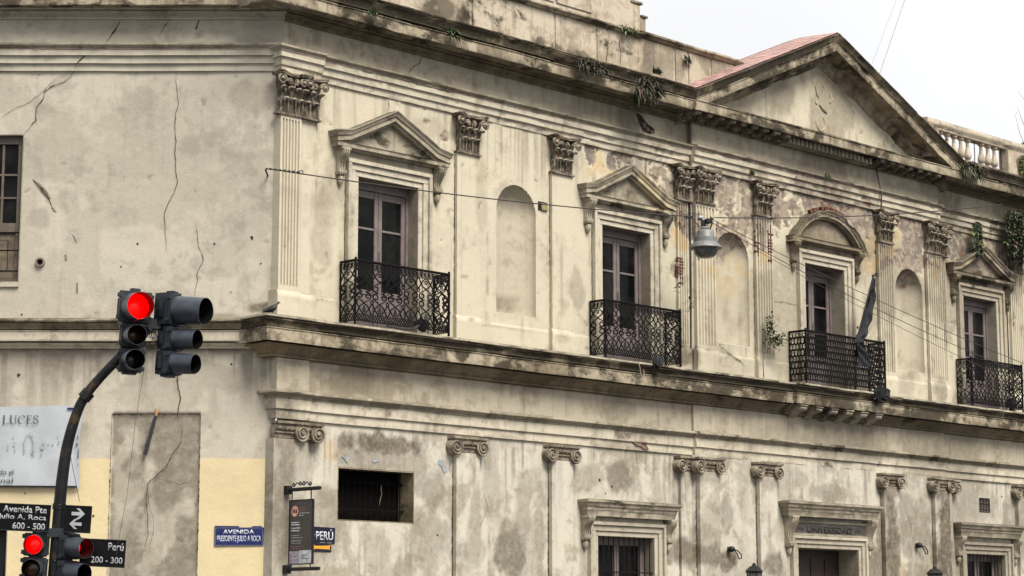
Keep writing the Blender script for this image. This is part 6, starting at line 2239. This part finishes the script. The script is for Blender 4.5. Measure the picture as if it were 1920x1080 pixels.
# ================================================================ the traffic light in the foreground
DT = 22.0
base = atD(96, 1180, DT)
base.z = .13
ROLL = math.radians(2.6)
T = thing('traffic_light', 'black curved traffic light pole with four signal heads, three showing red', 'traffic light', Matrix.Translation(base))
W = Matrix.Translation(base)
rel = lambda px, py, dd=0: (lambda q: (q.x - base.x, -(q.y - base.y), q.z - base.z))(atD(px, py, DT + dd))
p0, p1 = Vector(rel(101, 1080)), Vector(rel(112, 945))
foot = p0 + (p0 - p1) * (p0.z / (p1.z - p0.z))
ctrl = [tuple(foot), tuple(p0), tuple(p1), rel(119, 880), rel(128, 828), rel(145, 772), rel(162, 740), rel(187, 709), rel(228, 666), rel(252, 642, .10), rel(276, 620, .20), rel(300, 608, .20)]
fine = []
for i in range(len(ctrl) - 1):
    for j in range(4):
        q = [Vector(ctrl[max(0, min(len(ctrl) - 1, i + k2))]) for k2 in (-1, 0, 1, 2)]
        s = j / 4
        fine.append(tuple(.5 * (2 * q[1] + (q[2] - q[0]) * s + (2 * q[0] - 5 * q[1] + 4 * q[2] - q[3]) * s * s + (3 * q[1] - q[0] - 3 * q[2] + q[3]) * s ** 3)))
fine.append(ctrl[-1])
rad = [.062 - .014 * sst(2.8, 4.5, f[2] + base.z) for f in fine]
pl = MB().tube(fine, rad, 16)
pl.lathe([(.15, 0), (.15, .02), (.09, .05), (.08, .25), (.065, .3)], tuple(foot), 16)
for px_, py_ in ((162, 741), (111, 950), (107, 1002)):
    q = rel(px_, py_)
    pl.tube([(q[0] - .03, q[1], q[2] - .035), (q[0] + .03, q[1], q[2] + .035)] if px_ == 162 else [(q[0] - .002, q[1], q[2] - .03), (q[0] + .002, q[1], q[2] + .03)], .069, 16)
pole = pl.build('pole', M['pole'], T, W, smooth=50)
bd = MB()
q = rel(107, 1002)
bd.tube([(q[0] - .24, q[1] - .03, q[2] + .0), (q[0], q[1] + .05, q[2] + .03), (q[0] + .24, q[1] + .02, q[2] - .02)], .022, 6)
bd.box(q[0] - .09, q[0] + .09, q[1] - .08, q[1] + .08, q[2] - .03, q[2] + .06)
for px_, py_ in ((112, 947), (106, 994), (105, 1008), (103, 1052)):
    q = rel(px_, py_, -.06)
    bd.ball(q, .014, 8, 5)
bd.build('clamp', M['signal'], T, W)


def signal_head(px, py, yaw, pitch, sizes, lit, vis, label, lens_cols=('red', 'amber', 'green')):
    """stack of lamp sections; (px, py) is where the middle of the top section is seen"""
    P_ = atD(px, py, DT)
    W = Matrix.Translation(P_) @ Matrix.Rotation(ROLL, 4, 'Y') @ Matrix.Rotation(yaw, 4, 'Z') @ Matrix.Rotation(pitch, 4, 'X')
    hs = MB()
    z = 0
    zs = []
    for i, s in enumerate(sizes):
        if i:
            z -= sizes[i - 1] / 2 + s / 2 + .012
        zs.append(z)
        h = s / 2
        d = .19 if s > .3 else .15
        hs.poly_z([(-h * .98, -.0), (-h * .98, -.05), (-h * .80, -d), (h * .80, -d), (h * .98, -.05), (h * .98, 0)], z - h, z + h)
        hs.box(-h * 1.0, h * 1.0, 0, .022, z - h * .97, z + h * .97)
        hs.box(-h * .70, h * .70, -d - .012, -d, z - h * .7, z + h * .7)
        for q in (-1, 1):
            for w_ in (-.7, .7):
                hs.box(q * h * 1.02 - .02, q * h * 1.02 + .02, -.02, .03, z + w_ * h - .022, z + w_ * h + .022)
            hs.box(q * h * .985 - .004, q * h * .985 + .004, -.11, -.055, z - h * .55, z + h * .55)
        if i < len(sizes) - 1:
            hs.box(-.07, .07, -.12, -.02, z - h - .02, z - h + .01)
    hs.box(-.05, .05, -.11, -.02, sizes[0] / 2, sizes[0] / 2 + .035)
    hs.box(-sizes[-1] * .3, sizes[-1] * .3, -.10, .0, z - sizes[-1] / 2 - .025, z - sizes[-1] / 2)
    head = hs.build('signal_head', M['signal'], T, W, smooth=0, bevel=.008)
    head['label'] = label
    for i, s in enumerate(sizes):
        r, L_ = s * .455, vis * (s / .33 if s > .3 else .78)
        vm, vi = MB(), MB()
        op = math.radians(3)
        rows, rin = [], []
        for j in range(33):
            a = -PI / 2 + op + (2 * PI - 2 * op) * j / 32
            cut = 1 - .10 * max(0, -math.sin(a)) ** 2
            c_, s_ = math.cos(a), math.sin(a)
            rows.append([(r * c_ * k2, .02 + L_ * cut * f, zs[i] + r * s_ * k2 - .045 * L_ * f) for f, k2 in ((0, 1.0), (.5, .965), (1, .93))])
            rin.append([(r * c_ * k2, .02 + L_ * cut * f, zs[i] + r * s_ * k2 - .045 * L_ * f) for f, k2 in ((0, .965), (.5, .93), (1, .90))])
        v_ = [[x for x in row] for row in rows]
        vm.sheet(v_)
        vi.sheet(rin)
        vm.sheet([[rows[j][2], rin[j][2]] for j in range(33)])
        v_o = vm.build('visor', M['visor'], head, W, smooth=60)
        vi.build('visor_lining', M['signal_in'], head, W, smooth=60)
        mat = M['red_lit'] if (i == 0 and lit) else M[('redoff', 'amber', 'green')[i]]
        MB().lathe([(r * .93, .0), (r * .90, .018), (r * .6, .038), (.001, .048)], (0, .022, zs[i]), 28, Matrix.Rotation(-PI / 2, 3, 'X')).build('lens', mat, head, W, smooth=60)
    return head


RD = math.radians
signal_head(253, 576, RD(21), RD(1), (.335, .245, .245), True, .30, 'upper left signal head, red lamp lit and turned slightly right')
signal_head(331, 582, RD(66), RD(0), (.335, .245, .245), False, .34, 'upper right signal head seen from its side')
signal_head(67, 1021, RD(1), RD(0), (.235, .235, .235), True, .16, 'lower left signal head facing straight, red lamp lit')
signal_head(132, 1026, RD(56), RD(0), (.245, .245, .245), True, .27, 'lower right signal head turned right, red lamp half hidden by its visor')
br = MB()
a_, b_ = rel(283, 605), rel(312, 610)
br.tube([a_, b_], .045, 8).box(rel(284, 610)[0] - .02, rel(300, 610)[0] + .02, -.08, .08, rel(290, 618)[2], rel(290, 600)[2])
for s in range(5):
    c = rel(284 + s * 3.2, 622)
    br.tube([(c[0], .04, c[2] + .06), (c[0] + .03, .05, c[2] - .02 - .02 * (s % 3)), (c[0] + .02, .05, c[2] - .10), (c[0] - .03, .05, c[2] - .06), (c[0] - .01, .04, c[2] + .05)], .006, 4)
br.build('head_bracket', M['signal'], T, W)
br = MB()
br.tube([rel(292, 566), rel(298, 556), rel(306, 558), rel(318, 553), rel(340, 552)], .011, 5)
br.tube([rel(292, 575), rel(300, 563), rel(312, 556)], .008, 5)
br.build('signal_lead', M['signal'], T, W)['kind'] = 'stuff'

# street name plates on the pole
def plate(px0, px1, py0, py1, label, dd, grow=0.0):
    c = atD((px0 + px1) / 2, (py0 + py1) / 2, DT - dd)
    a_, b_ = atD(px0, (py0 + py1) / 2, DT - dd), atD(px1, (py0 + py1) / 2, DT - dd)
    t_, d_ = atD((px0 + px1) / 2, py0, DT - dd), atD((px0 + px1) / 2, py1, DT - dd)
    w_, h_ = (b_ - a_).length / 2, (t_ - d_).length / 2
    W = Matrix.Translation(c) @ Matrix.Rotation(ROLL, 4, 'Y')
    t = thing('street_name_sign', label, 'street sign', W, 'street name signs on the traffic light pole')
    MB().box(-w_ - grow, w_, -.012, .012, -h_, h_).build('plate', M['sign_black'], t, W, smooth=0, bevel=.003)
    MB().box(-w_ - grow, w_, -.018, .018, h_ - .004, h_ + .006).box(-w_ - grow, w_, -.018, .018, -h_ - .006, -h_ + .004).build('edge_rail', M['black'], t, W, smooth=0)
    return t, W, w_, h_


t, W, w_, h_ = plate(-44, 94, 945, 994, 'black street sign reading Avenida Pte Julio A. Roca 600 - 500, cut by the left edge', .07)
for body_, px0, px1, y in (('Avenida Pte', 5, 87, .62), ('Julio A. Roca', -3, 87, -.02), ('600 - 500', 25, 86, -.65)):
    cxp = ((px0 + px1) / 2 - 25) / 181.5
    lettering(t, W @ Matrix.Translation((0, -.0125, 0)), body_, (.069 if body_[0] != 'J' else .069), (px1 - px0) / 181.5, .014, .002, M['sign_white'], cxp, h_ * y)
t, W, w_, h_ = plate(120, 171, 949, 998, 'square black sign with two white arrows pointing opposite ways', .07)
ar = MB()
for s, z, x in ((1, .055, .012), (-1, -.05, -.022)):
    k2 = 1.0 if s > 0 else .92
    ar.poly_n([(x + s * p * k2, z + q * k2) for p, q in ((-.075, -.018), (.015, -.018), (-.03, -.055), (.005, -.055), (.062, 0), (.005, .055), (-.03, .055), (.015, .018), (-.075, .018))], .0125, .0145)
ar.build('arrows', M['sign_white'], t, W, smooth=0)
t, W, w_, h_ = plate(150, 235, 1012, 1062, 'black street sign reading Perú 200 - 300 behind the lower right signal head', -.05)
lettering(t, W @ Matrix.Translation((0, -.0125, 0)), 'Perú', .082, 29 / 181.5, .013, .002, M['sign_white'], w_ - .10, h_ * .50)
lettering(t, W @ Matrix.Translation((0, -.0125, 0)), '200 - 300', .066, 59 / 181.5, .013, .002, M['sign_white'], w_ - .185, -h_ * .52)
# thin loose wires hanging from the mast arm
o_ = MB().tube([vv(atD(270, 695, DT)), vv(atD(262, 740, DT)), vv(atD(253, 800, DT)), vv(atD(245, 870, DT)), vv(atD(238, 930, DT)), vv(atD(222, 1015, DT - .04)), vv(atD(216, 1058, DT - .04))], .0025, 4).build('hanging_wire', M['cable'])
tag(o_, 'thin wire dangling from the upper left signal head down to the Perú sign', 'wire')
o_ = MB().tube([vv(atD(128, 832, DT)), vv(atD(133, 860, DT)), vv(atD(140, 895, DT)), vv(atD(149, 940, DT))], .0035, 4).build('hanging_wire', M['cable'])
tag(o_, 'short thin wire hanging in front of the banner beside the curved pole', 'wire')
